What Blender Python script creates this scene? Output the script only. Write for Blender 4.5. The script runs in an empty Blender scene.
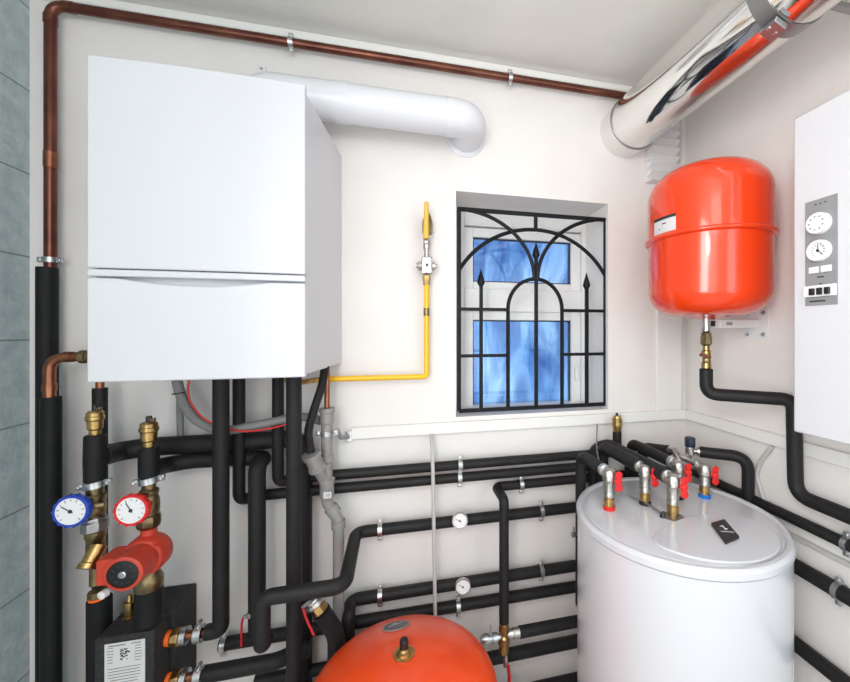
import bpy, bmesh, math, random
from mathutils import Vector, Matrix
random.seed(4)
C = bpy.context.scene
COL = C.collection
pi = math.pi

# ------------------------------------------------------------ camera
EYE = 1.60
F, CX, CY = 385.0, 490.0, 332.0
PHI = math.radians(13.44)
cd = bpy.data.cameras.new('camera'); cam = bpy.data.objects.new('camera', cd); COL.objects.link(cam)
cam.location = (0, 0, EYE); cam.rotation_euler = (pi/2, 0, -PHI)
cd.sensor_width = 36; cd.lens = F/850*36
cd.shift_x = (425-CX)/850; cd.shift_y = (CY-341)/850
cd.clip_start = 0.02
C.camera = cam
# ------------------------------------------------------------ light and exposure
C.view_settings.view_transform = 'Standard'; C.view_settings.look = 'None'
C.view_settings.gamma = 1; C.view_settings.use_curve_mapping = False
C.view_settings.exposure = 0.5
w = bpy.data.worlds.new('world'); C.world = w; w.use_nodes = True
nt = w.node_tree; bg = nt.nodes['Background']
tc = nt.nodes.new('ShaderNodeTexCoord'); nz = nt.nodes.new('ShaderNodeTexNoise'); nz.inputs['Scale'].default_value = 5
cr = nt.nodes.new('ShaderNodeValToRGB')
cr.color_ramp.elements[0].position = .35; cr.color_ramp.elements[0].color = (.20, .42, .80, 1)
cr.color_ramp.elements[1].position = .68; cr.color_ramp.elements[1].color = (.62, .80, 1, 1)
nt.links.new(tc.outputs['Generated'], nz.inputs['Vector']); nt.links.new(nz.outputs['Fac'], cr.inputs['Fac'])
nt.links.new(cr.outputs['Color'], bg.inputs['Color']); bg.inputs['Strength'].default_value = .9

def area(name, loc, target, sx, sy, power, color):
    l = bpy.data.lights.new(name, 'AREA'); l.shape = 'RECTANGLE'; l.size = sx; l.size_y = sy
    l.energy = power; l.color = color
    o = bpy.data.objects.new(name, l); COL.objects.link(o); o.location = loc
    o.rotation_euler = (Vector(target)-Vector(loc)).to_track_quat('-Z', 'Y').to_euler()
    return o
area('ceiling_lamp_light', (0.10, -.65, 2.60), (0.45, 1.4, 1.0), .6, .6, 3, (1, .96, .92))
area('rear_fill_light', (-.55, -1.1, 1.5), (1.0, 1.1, 1.5), 1.5, 2.2, 16, (.95, .98, 1))  # added broad soft fill behind the camera; no doorway stands there
area('cool_fill_light', (1.0, -.9, 1.6), (-1.2, 1.5, 1.5), .8, 1.6, 8, (.60, .86, 1))  # added cool fill from the right, aimed at the block wall
area('right_wall_fill_light', (-.30, -.10, 1.75), (.70, .0, 1.66), .5, 1.3, 14, (1, .965, .94))  # added warm fill panel, turned to brighten the right wall
pl_ = bpy.data.lights.new('ceiling_fill_light', 'POINT'); pl_.energy = 9; pl_.shadow_soft_size = .12; pl_.color = (1, .97, .93)  # added point fill that lifts the ceiling and ambient level; no lamp hangs here
po_ = bpy.data.objects.new('ceiling_fill_light', pl_); COL.objects.link(po_); po_.location = (-.3, -.4, 2.2)

# ------------------------------------------------------------ projection: pixel of the photo on a plane of the room
cs, sn = math.cos(PHI), math.sin(PHI)
def ray(px, py):
    a = (px-CX)/F; b = -(py-CY)/F
    return Vector((a*cs+sn, -a*sn+cs, b))
def W(px, py, Y):
    r = ray(px, py); t = Y/r.y; return Vector((r.x*t, Y, EYE+r.z*t))
def R(px, py, X):
    r = ray(px, py); t = X/r.x; return Vector((X, r.y*t, EYE+r.z*t))
def Z(px, py, z):
    r = ray(px, py); t = (z-EYE)/r.z; return Vector((r.x*t, r.y*t, z))
def dep(p): return p.x*sn+p.y*cs
def px2m(p): return dep(p)/F

# ------------------------------------------------------------ materials
MATS = {}
def mat(name, col, rough=.5, metal=0, noise=None, bump=0, bscale=60, coat=0, spec=.5):
    m = bpy.data.materials.new(name); m.use_nodes = True; n = m.node_tree; b = n.nodes['Principled BSDF']
    b.inputs['Base Color'].default_value = (*col, 1); b.inputs['Roughness'].default_value = rough
    b.inputs['Metallic'].default_value = metal; b.inputs['Coat Weight'].default_value = coat
    b.inputs['Specular IOR Level'].default_value = spec
    t = n.nodes.new('ShaderNodeTexCoord')
    if noise:
        col2, sc, lo, hi = noise
        x = n.nodes.new('ShaderNodeTexNoise'); x.inputs['Scale'].default_value = sc; x.inputs['Detail'].default_value = 5
        r = n.nodes.new('ShaderNodeValToRGB'); r.color_ramp.elements[0].position = lo; r.color_ramp.elements[1].position = hi
        r.color_ramp.elements[0].color = (*col, 1); r.color_ramp.elements[1].color = (*col2, 1)
        n.links.new(t.outputs['Object'], x.inputs['Vector']); n.links.new(x.outputs['Fac'], r.inputs['Fac'])
        n.links.new(r.outputs['Color'], b.inputs['Base Color'])
    if bump:
        x2 = n.nodes.new('ShaderNodeTexNoise'); x2.inputs['Scale'].default_value = bscale; x2.inputs['Detail'].default_value = 4
        bp = n.nodes.new('ShaderNodeBump'); bp.inputs['Strength'].default_value = bump; bp.inputs['Distance'].default_value = .01
        n.links.new(t.outputs['Object'], x2.inputs['Vector']); n.links.new(x2.outputs['Fac'], bp.inputs['Height'])
        n.links.new(bp.outputs['Normal'], b.inputs['Normal'])
    MATS[name] = m; return m
M = MATS
mat('wall_paint', (.83, .80, .775), .5, 0, ((.78, .75, .73), 3, .4, .7), .12, 14)
mat('ceiling_paint', (.80, .785, .745), .7, 0, ((.74, .73, .695), 2.5, .4, .7), .12, 10)
mat('trim_paint', (.84, .83, .80), .45, 0, None, .06, 30)
mat('floor_concrete', (.62, .60, .58), .6, 0, ((.68, .66, .64), 4, .3, .7), .1, 40)
mat('foam', (.013, .012, .013), .55, 0, ((.018, .017, .018), 30, .3, .8), .12, 130, 0, .28)
mat('foam_thick', (.007, .008, .009), .6, 0, ((.012, .012, .013), 25, .3, .8), .12, 120, 0, .25)
mat('tape', (.014, .014, .016), .35)
mat('copper', (.42, .17, .09), .32, 1, ((.20, .075, .05), 14, .35, .7))
mat('copper_dark', (.11, .035, .025), .3, .7, ((.22, .08, .05), 6, .4, .7))
mat('brass', (.60, .40, .15), .3, 1, ((.33, .21, .09), 40, .35, .7), .1, 120)
mat('brass_dark', (.32, .24, .12), .38, 1, ((.14, .11, .07), 35, .35, .7), .15, 120)
mat('chrome', (.66, .64, .60), .30, 1, ((.36, .35, .33), 55, .4, .65), .25, 110)
mat('steel', (.62, .63, .64), .33, 1, ((.42, .43, .44), 50, .4, .7))
mat('mirror_steel', (.80, .79, .77), .07, 1, None, .015, 6)
mat('strap_steel', (.38, .38, .38), .42, 1)
mat('enamel', (.60, .605, .64), .2, 0, None, 0, 1, .3)
mat('boiler_white', (.66, .665, .70), .38)
mat('boiler_side', (.66, .66, .70), .38)
mat('plastic_white', (.80, .80, .80), .35)
mat('flue_white', (.74, .75, .79), .3)
mat('orange_paint', (.80, .048, .004), .2, 0, None, .02, 30, .5)
mat('orange_matt', (.86, .075, .010), .36, 0, ((.80, .06, .008), 8, .4, .7), .03, 80, .2)
mat('pump_red', (.62, .055, .028), .42, 0, ((.52, .045, .022), 30, .4, .7), .15, 90)
mat('red_plastic', (.72, .02, .02), .35)
mat('red_grip', (.60, .015, .02), .45)
mat('blue_plastic', (.015, .06, .42), .35)
mat('blue_bright', (.01, .16, .62), .4)
mat('navy_plastic', (.012, .02, .05), .4)
mat('orange_plastic', (.95, .16, .01), .5)
mat('yellow_paint', (.93, .53, .015), .35)
mat('yellow_handle', (.88, .50, .06), .4)
mat('grey_pvc', (.30, .29, .285), .4, 0, ((.26, .25, .245), 20, .4, .7))
mat('grey_hose', (.25, .245, .24), .5)
mat('pale_conduit', (.52, .51, .49), .45)
mat('iron', (.006, .006, .008), .5, 0, None, 0, 1, 0, .25)
mat('black_plastic', (.01, .01, .011), .38)
mat('epp', (.014, .014, .015), .7, 0, ((.03, .03, .03), 90, .4, .7), .3, 220)
mat('paper', (.68, .68, .68), .6)
mat('ink', (.03, .03, .03), .6)
mat('panel_grey', (.27, .275, .28), .45)
mat('dial_face', (.85, .85, .86), .3)
mat('label_dark', (.05, .05, .055), .3)
mat('cable_white', (.70, .69, .67), .5)
# concrete block wall
m = mat('block', (.27, .33, .34), .8, 0, None, .35, 60); n = m.node_tree; b = n.nodes['Principled BSDF']
t = n.nodes.new('ShaderNodeTexCoord'); sp = n.nodes.new('ShaderNodeSeparateXYZ'); cb = n.nodes.new('ShaderNodeCombineXYZ')
n.links.new(t.outputs['Object'], sp.inputs[0]); n.links.new(sp.outputs['Y'], cb.inputs['X']); n.links.new(sp.outputs['Z'], cb.inputs['Y'])
br = n.nodes.new('ShaderNodeTexBrick'); br.inputs['Scale'].default_value = 1; br.inputs['Brick Width'].default_value = .6
br.inputs['Row Height'].default_value = .272; br.inputs['Mortar Size'].default_value = .0035; br.inputs['Mortar Smooth'].default_value = .3
ofs = n.nodes.new('ShaderNodeVectorMath'); ofs.operation = 'ADD'; ofs.inputs[1].default_value = (.1, -1.574+.272*6, 0)
n.links.new(cb.outputs[0], ofs.inputs[0]); n.links.new(ofs.outputs[0], br.inputs['Vector'])
ns = n.nodes.new('ShaderNodeTexNoise'); ns.inputs['Scale'].default_value = 22; ns.inputs['Detail'].default_value = 8; n.links.new(t.outputs['Object'], ns.inputs['Vector'])
rp = n.nodes.new('ShaderNodeValToRGB'); rp.color_ramp.elements[0].position = .3; rp.color_ramp.elements[1].position = .75
rp.color_ramp.elements[0].color = (.42, .50, .52, 1); rp.color_ramp.elements[1].color = (.60, .67, .68, 1)
n.links.new(ns.outputs['Fac'], rp.inputs['Fac']); n.links.new(rp.outputs['Color'], br.inputs['Color1']); n.links.new(rp.outputs['Color'], br.inputs['Color2'])
br.inputs['Mortar'].default_value = (.24, .29, .30, 1); n.links.new(br.outputs['Color'], b.inputs['Base Color'])
# glass with a blue tint that varies in vertical streaks
m = bpy.data.materials.new('glass'); m.use_nodes = True; n = m.node_tree; n.nodes.clear(); MATS['glass'] = m
out = n.nodes.new('ShaderNodeOutputMaterial'); mx = n.nodes.new('ShaderNodeMixShader'); tr = n.nodes.new('ShaderNodeBsdfTransparent')
gl = n.nodes.new('ShaderNodeBsdfGlossy'); gl.inputs['Roughness'].default_value = .06; gl.inputs['Color'].default_value = (.8, .88, 1, 1)
t = n.nodes.new('ShaderNodeTexCoord'); mp = n.nodes.new('ShaderNodeMapping'); mp.inputs['Scale'].default_value = (9, 1, 2.2)
ns = n.nodes.new('ShaderNodeTexNoise'); ns.inputs['Scale'].default_value = 1; ns.inputs['Detail'].default_value = 6; ns.inputs['Distortion'].default_value = 1.2
rp = n.nodes.new('ShaderNodeValToRGB'); rp.color_ramp.elements[0].position = .32; rp.color_ramp.elements[1].position = .66
rp.color_ramp.elements[0].color = (.30, .42, .62, 1); rp.color_ramp.elements[1].color = (.82, .92, 1, 1)
n.links.new(t.outputs['Object'], mp.inputs['Vector']); n.links.new(mp.outputs[0], ns.inputs['Vector']); n.links.new(ns.outputs['Fac'], rp.inputs['Fac'])
n.links.new(rp.outputs['Color'], tr.inputs['Color']); fr = n.nodes.new('ShaderNodeFresnel'); fr.inputs['IOR'].default_value = 1.5
n.links.new(fr.outputs[0], mx.inputs[0]); n.links.new(tr.outputs[0], mx.inputs[1]); n.links.new(gl.outputs[0], mx.inputs[2]); n.links.new(mx.outputs[0], out.inputs[0])

# ------------------------------------------------------------ mesh helpers
def basis(nrm, up=(0, 0, 1)):
    z = Vector(nrm).normalized(); y = Vector(up); y = y-z*y.dot(z)
    if y.length < 1e-4: y = Vector((0, 1, 0)); y = y-z*y.dot(z)
    y.normalize(); x = y.cross(z)
    return Matrix((x, y, z)).transposed()
def lathe(bm, prof, o, ax=(0, 0, 1), n=28, up=(0, 0, 1), rot=0):
    B = basis(ax, up); o = Vector(o); rings = []
    for r, h in prof:
        if r <= 1e-6: rings.append([bm.verts.new(o+B@Vector((0, 0, h)))])
        else: rings.append([bm.verts.new(o+B@Vector((r*math.cos(2*pi*k/n+rot), r*math.sin(2*pi*k/n+rot), h))) for k in range(n)])
    for a, b in zip(rings, rings[1:]):
        for k in range(n):
            k2 = (k+1) % n
            if len(a) == 1 and len(b) == 1: continue
            if len(a) == 1: bm.faces.new((a[0], b[k], b[k2]))
            elif len(b) == 1: bm.faces.new((a[k], a[k2], b[0]))
            else: bm.faces.new((a[k], a[k2], b[k2], b[k]))
    if len(rings[0]) > 1: bm.faces.new(rings[0][::-1])
    if len(rings[-1]) > 1: bm.faces.new(rings[-1])
    return bm
def box(bm, c, s, B=None):
    B = B or Matrix.Identity(3); c = Vector(c); v = []
    for dz in (-.5, .5):
        for dx, dy in ((-.5, -.5), (.5, -.5), (.5, .5), (-.5, .5)):
            v.append(bm.verts.new(c+B@Vector((dx*s[0], dy*s[1], dz*s[2]))))
    for f in ((3, 2, 1, 0), (4, 5, 6, 7), (0, 1, 5, 4), (1, 2, 6, 5), (2, 3, 7, 6), (3, 0, 4, 7)): bm.faces.new([v[i] for i in f])
    return bm
def box2(bm, a, b):
    a = Vector(a); b = Vector(b); return box(bm, (a+b)/2, [abs(b[i]-a[i]) for i in range(3)])
def prism(bm, pts, off):
    off = Vector(off); a = [bm.verts.new(Vector(p)) for p in pts]; b = [bm.verts.new(Vector(p)+off) for p in pts]
    bm.faces.new(a[::-1]); bm.faces.new(b)
    for i in range(len(a)):
        j = (i+1) % len(a); bm.faces.new((a[i], a[j], b[j], b[i]))
    return bm
def path(pts, fil, k=7):
    pts = [Vector(p) for p in pts]; out = [pts[0]]
    for i in range(1, len(pts)-1):
        p = pts[i]; a = pts[i-1]-p; b = pts[i+1]-p
        f = fil[i-1] if isinstance(fil, (list, tuple)) else fil
        f = min(f, a.length*.49, b.length*.49); s = p+a.normalized()*f; e = p+b.normalized()*f
        for j in range(k+1):
            u = j/k; out.append(s*(1-u)**2+p*2*u*(1-u)+e*u*u)
    out.append(pts[-1]); return out
def smooth_path(pts, k=8):
    pts = [Vector(p) for p in pts]; q = [pts[0]*2-pts[1]]+pts+[pts[-1]*2-pts[-2]]; out = []
    for i in range(1, len(q)-2):
        for j in range(k):
            u = j/k; a, b, c, d = q[i-1], q[i], q[i+1], q[i+2]
            out.append(.5*((2*b)+(c-a)*u+(2*a-5*b+4*c-d)*u*u+(3*b-a-3*c+d)*u**3))
    out.append(pts[-1]); return out
def sweep(bm, pts, r, n=20, flat=None, phase=0):
    P = [Vector(p) for p in pts]; rings = []; ref = None
    for i, p in enumerate(P):
        t = (P[min(i+1, len(P)-1)]-P[max(i-1, 0)]).normalized()
        if ref is None:
            ref = Vector((0, 0, 1)) if abs(t.z) < .9 else Vector((0, 1, 0))
        u = (ref-t*ref.dot(t)).normalized(); v = t.cross(u); ref = u
        rr = r(i/(len(P)-1)) if callable(r) else r
        rings.append([bm.verts.new(p+(u*math.cos(2*pi*k/n+phase)+v*math.sin(2*pi*k/n+phase)*(flat or 1))*rr) for k in range(n)])
    for a, b in zip(rings, rings[1:]):
        for k in range(n): bm.faces.new((a[k], a[(k+1) % n], b[(k+1) % n], b[k]))
    bm.faces.new(rings[0][::-1]); bm.faces.new(rings[-1]); return bm
def tube(bm, pts, r, fil=.04, n=20): return sweep(bm, path(pts, fil), r, n)
def NB(): return bmesh.new()
def wloc(o):
    v = Vector((0, 0, 0))
    while o: v += o.location; o = o.parent
    return v
def obj(name, bm, m, parent=None, bevel=0, loc=None, ang=35, label=None):
    bmesh.ops.recalc_face_normals(bm, faces=bm.faces[:])
    if parent: off = wloc(parent)
    elif loc is not None: off = Vector(loc)
    else:
        xs = [v.co for v in bm.verts]; off = Vector(((min(v.x for v in xs)+max(v.x for v in xs))/2, (min(v.y for v in xs)+max(v.y for v in xs))/2, min(v.z for v in xs)))
    for v in bm.verts: v.co -= off
    me = bpy.data.meshes.new(name); bm.to_mesh(me); bm.free()
    me.materials.append(MATS[m] if isinstance(m, str) else m)
    for p in me.polygons: p.use_smooth = True
    me.set_sharp_from_angle(angle=math.radians(ang))
    o = bpy.data.objects.new(name, me); COL.objects.link(o)
    if parent: o.parent = parent
    else: o.location = off
    if bevel:
        md = o.modifiers.new('bevel', 'BEVEL'); md.width = bevel; md.segments = 3; md.limit_method = 'ANGLE'; md.angle_limit = math.radians(40)
    if label: o['label'] = label
    return o
def tag(o, label, cat, group=None):
    o['label'] = label; o['category'] = cat
    if group: o['group'] = group
    return o
def thing(name, loc, label, cat, group=None):
    o = bpy.data.objects.new(name, None); COL.objects.link(o); o.location = Vector(loc); o.empty_display_size = .05
    return tag(o, label, cat, group)
def struct(name, bm, m, bevel=0, parent=None):
    o = obj(name, bm, m, parent, bevel)
    if not parent: o['kind'] = 'structure'
    return o
def text(body, size, o, B, parent, m='ink', name='lettering'):
    cu = bpy.data.curves.new(name, 'FONT'); cu.body = body; cu.size = size; cu.align_x = 'CENTER'; cu.align_y = 'CENTER'; cu.extrude = .0002
    t = bpy.data.objects.new(name, cu); COL.objects.link(t)
    dg = bpy.context.evaluated_depsgraph_get(); me = bpy.data.meshes.new_from_object(t.evaluated_get(dg))
    bpy.data.objects.remove(t); off = wloc(parent)
    for v in me.vertices: v.co = Vector(o)+B@v.co-off
    me.materials.clear(); me.materials.append(MATS[m])
    q = bpy.data.objects.new(name, me); COL.objects.link(q); q.parent = parent; return q

WY, WX, LX, CEIL = 1.582, 1.341, -1.177, 2.725
FY = -1.35
# ------------------------------------------------------------ setting
struct('floor', box2(NB(), (LX-.1, FY-.1, -.1), (WX+.1, WY+.3, 0)), 'floor_concrete')
struct('ceiling', box2(NB(), (LX-.1, FY-.1, CEIL), (WX+.1, WY+.3, CEIL+.1)), 'ceiling_paint')
struct('wall_left', box2(NB(), (LX-.1, FY-.1, 0), (LX, WY+.3, CEIL)), 'block')
struct('wall_right', box2(NB(), (WX, FY-.1, 0), (WX+.1, WY+.3, CEIL)), 'wall_paint')
struct('wall_front', box2(NB(), (LX, FY-.1, 0), (WX, FY, CEIL)), 'wall_paint')
# back wall with the window opening
ox0, ox1 = W(456, 300, WY).x, W(608, 300, WY).x
oz0, oz1 = W(458, 417, WY).z, W(458, 191, WY).z
bm = NB(); TH = .3
for a, b in (((LX, 0), (ox0, CEIL)), ((ox1, 0), (WX, CEIL)), ((ox0, 0), (ox1, oz0)), ((ox0, oz1), (ox1, CEIL))):
    box2(bm, (a[0], WY, a[1]), (b[0], WY+TH, b[1]))
bmesh.ops.remove_doubles(bm, verts=bm.verts[:], dist=1e-5)
struct('wall_back', bm, 'wall_paint')
# trims
zt = EYE-.414
struct('trim_1', box2(NB(), (W(352, 400, WY).x, WY-.020, zt), (WX, WY, zt+.045)), 'trim_paint', .003)
struct('trim_2', box2(NB(), (WX-.018, -.3, zt), (WX, WY-.020, zt+.045)), 'trim_paint', .003)
struct('trim_3', box2(NB(), (LX, WY-.02, CEIL-.03), (WX, WY, CEIL)), 'trim_paint', .004)
struct('trim_4', box2(NB(), (W(655, 300, WY).x, WY-.016, zt+.045), (W(679, 300, WY).x, WY, W(655, 186, WY).z)), 'trim_paint', .003)
# window: frame, mullion, sashes
GY = WY+.225
def WX2(x): return W(x, 300, GY).x
fx0, fx1 = ox0, ox1
p0x, p1x = W(473, 300, GY).x, W(571, 300, GY).x
u1, u0 = W(473, 237, GY).z, W(473, 281.5, GY).z
l1, l0 = W(473, 320, GY).z, W(473, 407, GY).z
win = bpy.data.objects.new('window_1', None); COL.objects.link(win); win.location = (ox0, GY, oz0); win['kind'] = 'structure'
bm = NB()
fr0 = W(463, 300, GY).x-.012; fr1 = W(583, 300, GY).x
box2(bm, (ox0, GY-.02, oz0), (p0x-.045, GY+.07, oz1)); box2(bm, (p1x+.05, GY-.02, oz0), (ox1, GY+.07, oz1))
box2(bm, (p0x-.045, GY-.02, u1+.05), (p1x+.05, GY+.07, oz1)); box2(bm, (p0x-.045, GY-.02, oz0), (p1x+.05, GY+.07, l0-.03))
box2(bm, (p0x-.045, GY-.02, l1+.04), (p1x+.05, GY+.07, u0-.035))
obj('window_frame', bm, 'plastic_white', win, .004)
for nm, a, b in (('sash', u0, u1), ('sash', l0, l1)):
    bm = NB(); q = .006
    box2(bm, (p0x-.045, GY-.005, a-.035), (p0x, GY+.05, b+.045)); box2(bm, (p1x, GY-.005, a-.035), (p1x+.05, GY+.05, b+.045))
    box2(bm, (p0x, GY-.005, a-.035), (p1x, GY+.05, a)); box2(bm, (p0x, GY-.005, b), (p1x, GY+.05, b+.045))
    s = obj('sash', bm, 'plastic_white', win, .004)
    obj('pane', box2(NB(), (p0x, GY+.02, a), (p1x, GY+.026, b)), 'glass', s)
    bm = NB()
    for c0, c1 in (((p0x, a), (p0x+q, b)), ((p1x-q, a), (p1x, b)), ((p0x, b-q), (p1x, b)), ((p0x, a), (p1x, a+q))):
        box2(bm, (c0[0], GY+.012, c0[1]), (c1[0], GY+.02, c1[1]))
    obj('gasket', bm, 'black_plastic', s)
hz = W(580, 371, GY).z
bm = NB(); box2(bm, (p1x+.015, GY-.02, hz-.045), (p1x+.035, GY-.005, hz+.02)); obj('window_handle', bm, 'plastic_white', win, .004)

# ------------------------------------------------------------ window grille
GR = WY+.028
def g(x, y): return W(x, y, GR)
gx0, gx1 = g(459, 300).x, g(605.5, 300).x
gz1, gz0 = g(459, 209).z, g(459, 411).z
gt = thing('window_grille', ((gx0+gx1)/2, GR, gz0), 'black wrought iron window grille with arches and spear points', 'grille')
def gp(px, py): p = g(px, py); return p
def gbar(bm, a, b, s=.0135):
    a = Vector(a); b = Vector(b); B = basis(b-a, (0, 1, 0)); box(bm, (a+b)/2, (s, s, (b-a).length), B)
bm = NB()
for a, b in (((gx0, gz0), (gx1, gz0)), ((gx0, gz1), (gx1, gz1)), ((gx0, gz0), (gx0, gz1)), ((gx1, gz0), (gx1, gz1))):
    gbar(bm, (a[0], GR, a[1]), (b[0], GR, b[1]), .016)
obj('outer_frame', bm, 'iron', gt, .002)
def vtop(px, py): p = gp(px, py); return p
for x, ytip, nm in ((481, 268, 'spear_bar'), (536, 241, 'spear_bar'), (586.5, 272, 'spear_bar')):
    X = gp(x, 300).x; tz = gp(x, ytip).z; bm = NB()
    gbar(bm, (X, GR-.002, gz0), (X, GR-.002, tz-.07))
    o = obj('spear_bar', bm, 'iron', gt)
    bm = NB(); lathe(bm, [(.006, 0), (.008, .005), (.017, .022), (.013, .04), (.006, .062), (0, .085)], (X, GR, tz-.085), (0, 0, 1), 12)
    obj('spear_head', bm, 'iron', o, ang=60)
ax0, ax1 = gp(508, 300).x, gp(562, 300).x; az = gp(508, 309).z; ar = (ax1-ax0)/2; ac = (ax0+ax1)/2
zt_ = gp(535, 279).z
pts = [Vector((ax0, GR, gz0)), Vector((ax0, GR, az))]+[Vector((ac-ar*math.cos(pi*k/20), GR, az+(zt_-az)*math.sin(pi*k/20))) for k in range(1, 20)]+[Vector((ax1, GR, az)), Vector((ax1, GR, gz0))]
obj('arch_bar', sweep(NB(), pts, .0085, 8, phase=pi/8), 'iron', gt)
zb = gp(459, 270).z; zt2 = gp(535, 229.5).z; gc = (gx0+gx1)/2; gr_ = (gx1-gx0)/2
hh_ = zt2-zb; RR_ = (gr_**2+hh_**2)/(2*hh_); aa_ = math.asin(min(1, gr_/RR_))
pts = [Vector((gc+RR_*math.sin(-aa_+2*aa_*k/28), GR+.004, zt2-RR_+RR_*math.cos(-aa_+2*aa_*k/28))) for k in range(29)]
obj('arch_bar', sweep(NB(), pts, .0085, 8), 'iron', gt)
for s in (-1, 1):
    pts = []
    for k in range(17):
        a = pi/2*k/16; pts.append(Vector((gc+s*(gr_*(1-math.sin(a))+.008), GR-.004, zt_+(gz1-zt_)*math.cos(a))))
    obj('arch_bar', sweep(NB(), pts, .0085, 8), 'iron', gt)
for xa, xb in ((459, 508), (562, 605.5)):
    for y in (309, 356):
        zz = gp(xa, y).z if xa < 500 else gp(508, y).z
        bm = NB(); gbar(bm, (gp(xa, 300).x, GR+.002, gp(459, y).z), (gp(xb, 300).x, GR+.002, gp(459, y).z)); obj('cross_bar', bm, 'iron', gt)
bm = NB(); gbar(bm, (gc, GR, gz1), (gc, GR, zt2)); obj('cross_bar', bm, 'iron', gt)

# ------------------------------------------------------------ pipes
def ring(bm, c, ax, r, w_, t=.003, n=28):
    B = basis(ax); c = Vector(c)
    prof = [(r, -w_/2), (r+t, -w_/2), (r+t, w_/2), (r, w_/2), (r, -w_/2)]
    rings = [[bm.verts.new(c+B@Vector((q*math.cos(2*pi*k/n), q*math.sin(2*pi*k/n), h))) for k in range(n)] for q, h in prof[:4]]
    for i in range(4):
        a, b = rings[i], rings[(i+1) % 4]
        for k in range(n): bm.faces.new((a[k], a[(k+1) % n], b[(k+1) % n], b[k]))
    return bm
def clamp(c, ax, r, label, wall=(0, 1, 0), dist=.03, group=None, m='steel', ears=(0, 0, 1)):
    """two-piece pipe clamp: band, two eared lugs with screws, stud to the wall"""
    c = Vector(c); ax = Vector(ax).normalized(); e = Vector(ears); e = (e-ax*e.dot(ax)).normalized()
    wv = Vector(wall)
    t = thing('pipe_clamp', c, label, 'pipe clamp', group)
    obj('clamp_band', ring(NB(), c, ax, r+.0005, .016, .003), m, t)
    B = basis(-wv, e)
    for s in (-1, 1):
        p = c+e*s*(r+.010)
        bm = NB(); Bx = Matrix((ax, e, ax.cross(e))).transposed(); box(bm, p, (.017, .016, .009), Bx)
        l = obj('clamp_lug', bm, m, t, .001)
        bm = NB(); q = p-wv*.008; lathe(bm, [(.0042, -.012), (.0042, .004), (.0055, .004), (.0055, .008), (.003, .009)], p, -wv if abs(ax.dot(wv)) < .5 else e, 10)
        obj('clamp_screw', bm, m, l)
    if dist > 0:
        bm = NB(); lathe(bm, [(.004, 0), (.004, dist+.001)], c+wv*(r+.001), wv, 10); obj('clamp_stud', bm, m, t)
    return t
def pipe(pts, r, label, fil=.045, m='foam', name='insulated_pipe', cat='pipe', group=None, n=20, seams=True):
    o = obj(name, tube(NB(), pts, r, fil, n), m)
    tag(o, label, cat, group)
    return o
BI = 1.535  # centre of wall pipes
# back wall, right half
hs = {}
def wallrun(xa, ya, xb, yb, Y):  # level run through both pixels, mean height
    a = W(xa, ya, Y); b = W(xb, yb, Y); z = (a.z+b.z)/2; a.z = b.z = z; return a, b
a, b = wallrun(308, 477, 600, 453.5, BI); v4 = W(278, 480, BI-.09)
H1 = (a, b)
t4 = W(278, 300, 1.50)
pipe([Vector((t4.x, t4.y, 1.478)), Vector((t4.x, t4.y, a.z)), Vector((t4.x+.05, BI, a.z)), Vector((W(617, 300, BI).x, BI, a.z))], .019, 'upper black pipe of the close pair along the back wall', [.045, .03, ])
a2, b2 = wallrun(340, 488, 590, 466, BI)
H2 = (a2, b2)
t2 = W(239, 300, 1.50)
pB = W(645, 470, 1.205)
bz = W(635, 467, 1.205).z
bx = Z(645, 503, EYE-.609).x
pipe([Vector((t2.x, t2.y, 1.478)), Vector((t2.x, t2.y, a2.z)), Vector((t2.x+.05, BI, a2.z)), Vector((bx-.0, BI, a2.z))], .019, 'lower black pipe of the close pair along the back wall', [.045, .03])
# third run below, turning the corner on to the right wall
zH3 = EYE-.637
v6p = W(504, 498, 1.41)
xv6 = v6p.x
pipe([Vector((xv6, 1.41, W(505, 622, 1.41).z)), Vector((xv6, 1.41, zH3)), Vector((xv6, BI, zH3)), Vector((WX-.03, BI, zH3)), Vector((WX-.03, -.1, zH3))], .0185, 'thin black pipe rising right of the orange vessel, then running around the room corner', [.02, .025, .05])
# run with the upper dial thermometer
a3, b3 = wallrun(356, 533, 573, 507, BI); z3 = a3.z; H3z = z3
x3 = W(262, 592, 1.22).x
pipe([Vector((x3, 1.25, W(263, 646, 1.22).z)), Vector((x3, 1.22, W(263, 646, 1.22).z)), Vector((x3, 1.22, z3)), Vector((a3.x, 1.22, z3)), Vector((a3.x, BI, z3)), Vector((W(600, 500, BI).x, BI, z3))], .022, 'black pipe behind the upper wall thermometer, stepping forward across the uprights', [.03, .03, .045, .04])
a4, b4 = wallrun(351, 601, 573, 565, BI); z4 = a4.z
pipe([Vector((a4.x, 1.455, .005)), Vector((a4.x, 1.455, z4)), Vector((a4.x, BI, z4)), Vector((W(600, 500, BI).x, BI, z4))], .0225, 'black pipe behind the lower wall thermometer, its left end bent forward', [.035, .035])
a5, b5 = wallrun(221, 649, 573, 584.5, BI); z5 = b5.z
xa = W(220, 650, BI).x
pipe([Vector((xa, BI, z5+.006)), Vector((W(600, 500, BI).x, BI, z5))], .022, 'long black pipe just under the lower wall thermometer, passing behind the orange vessel')
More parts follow.
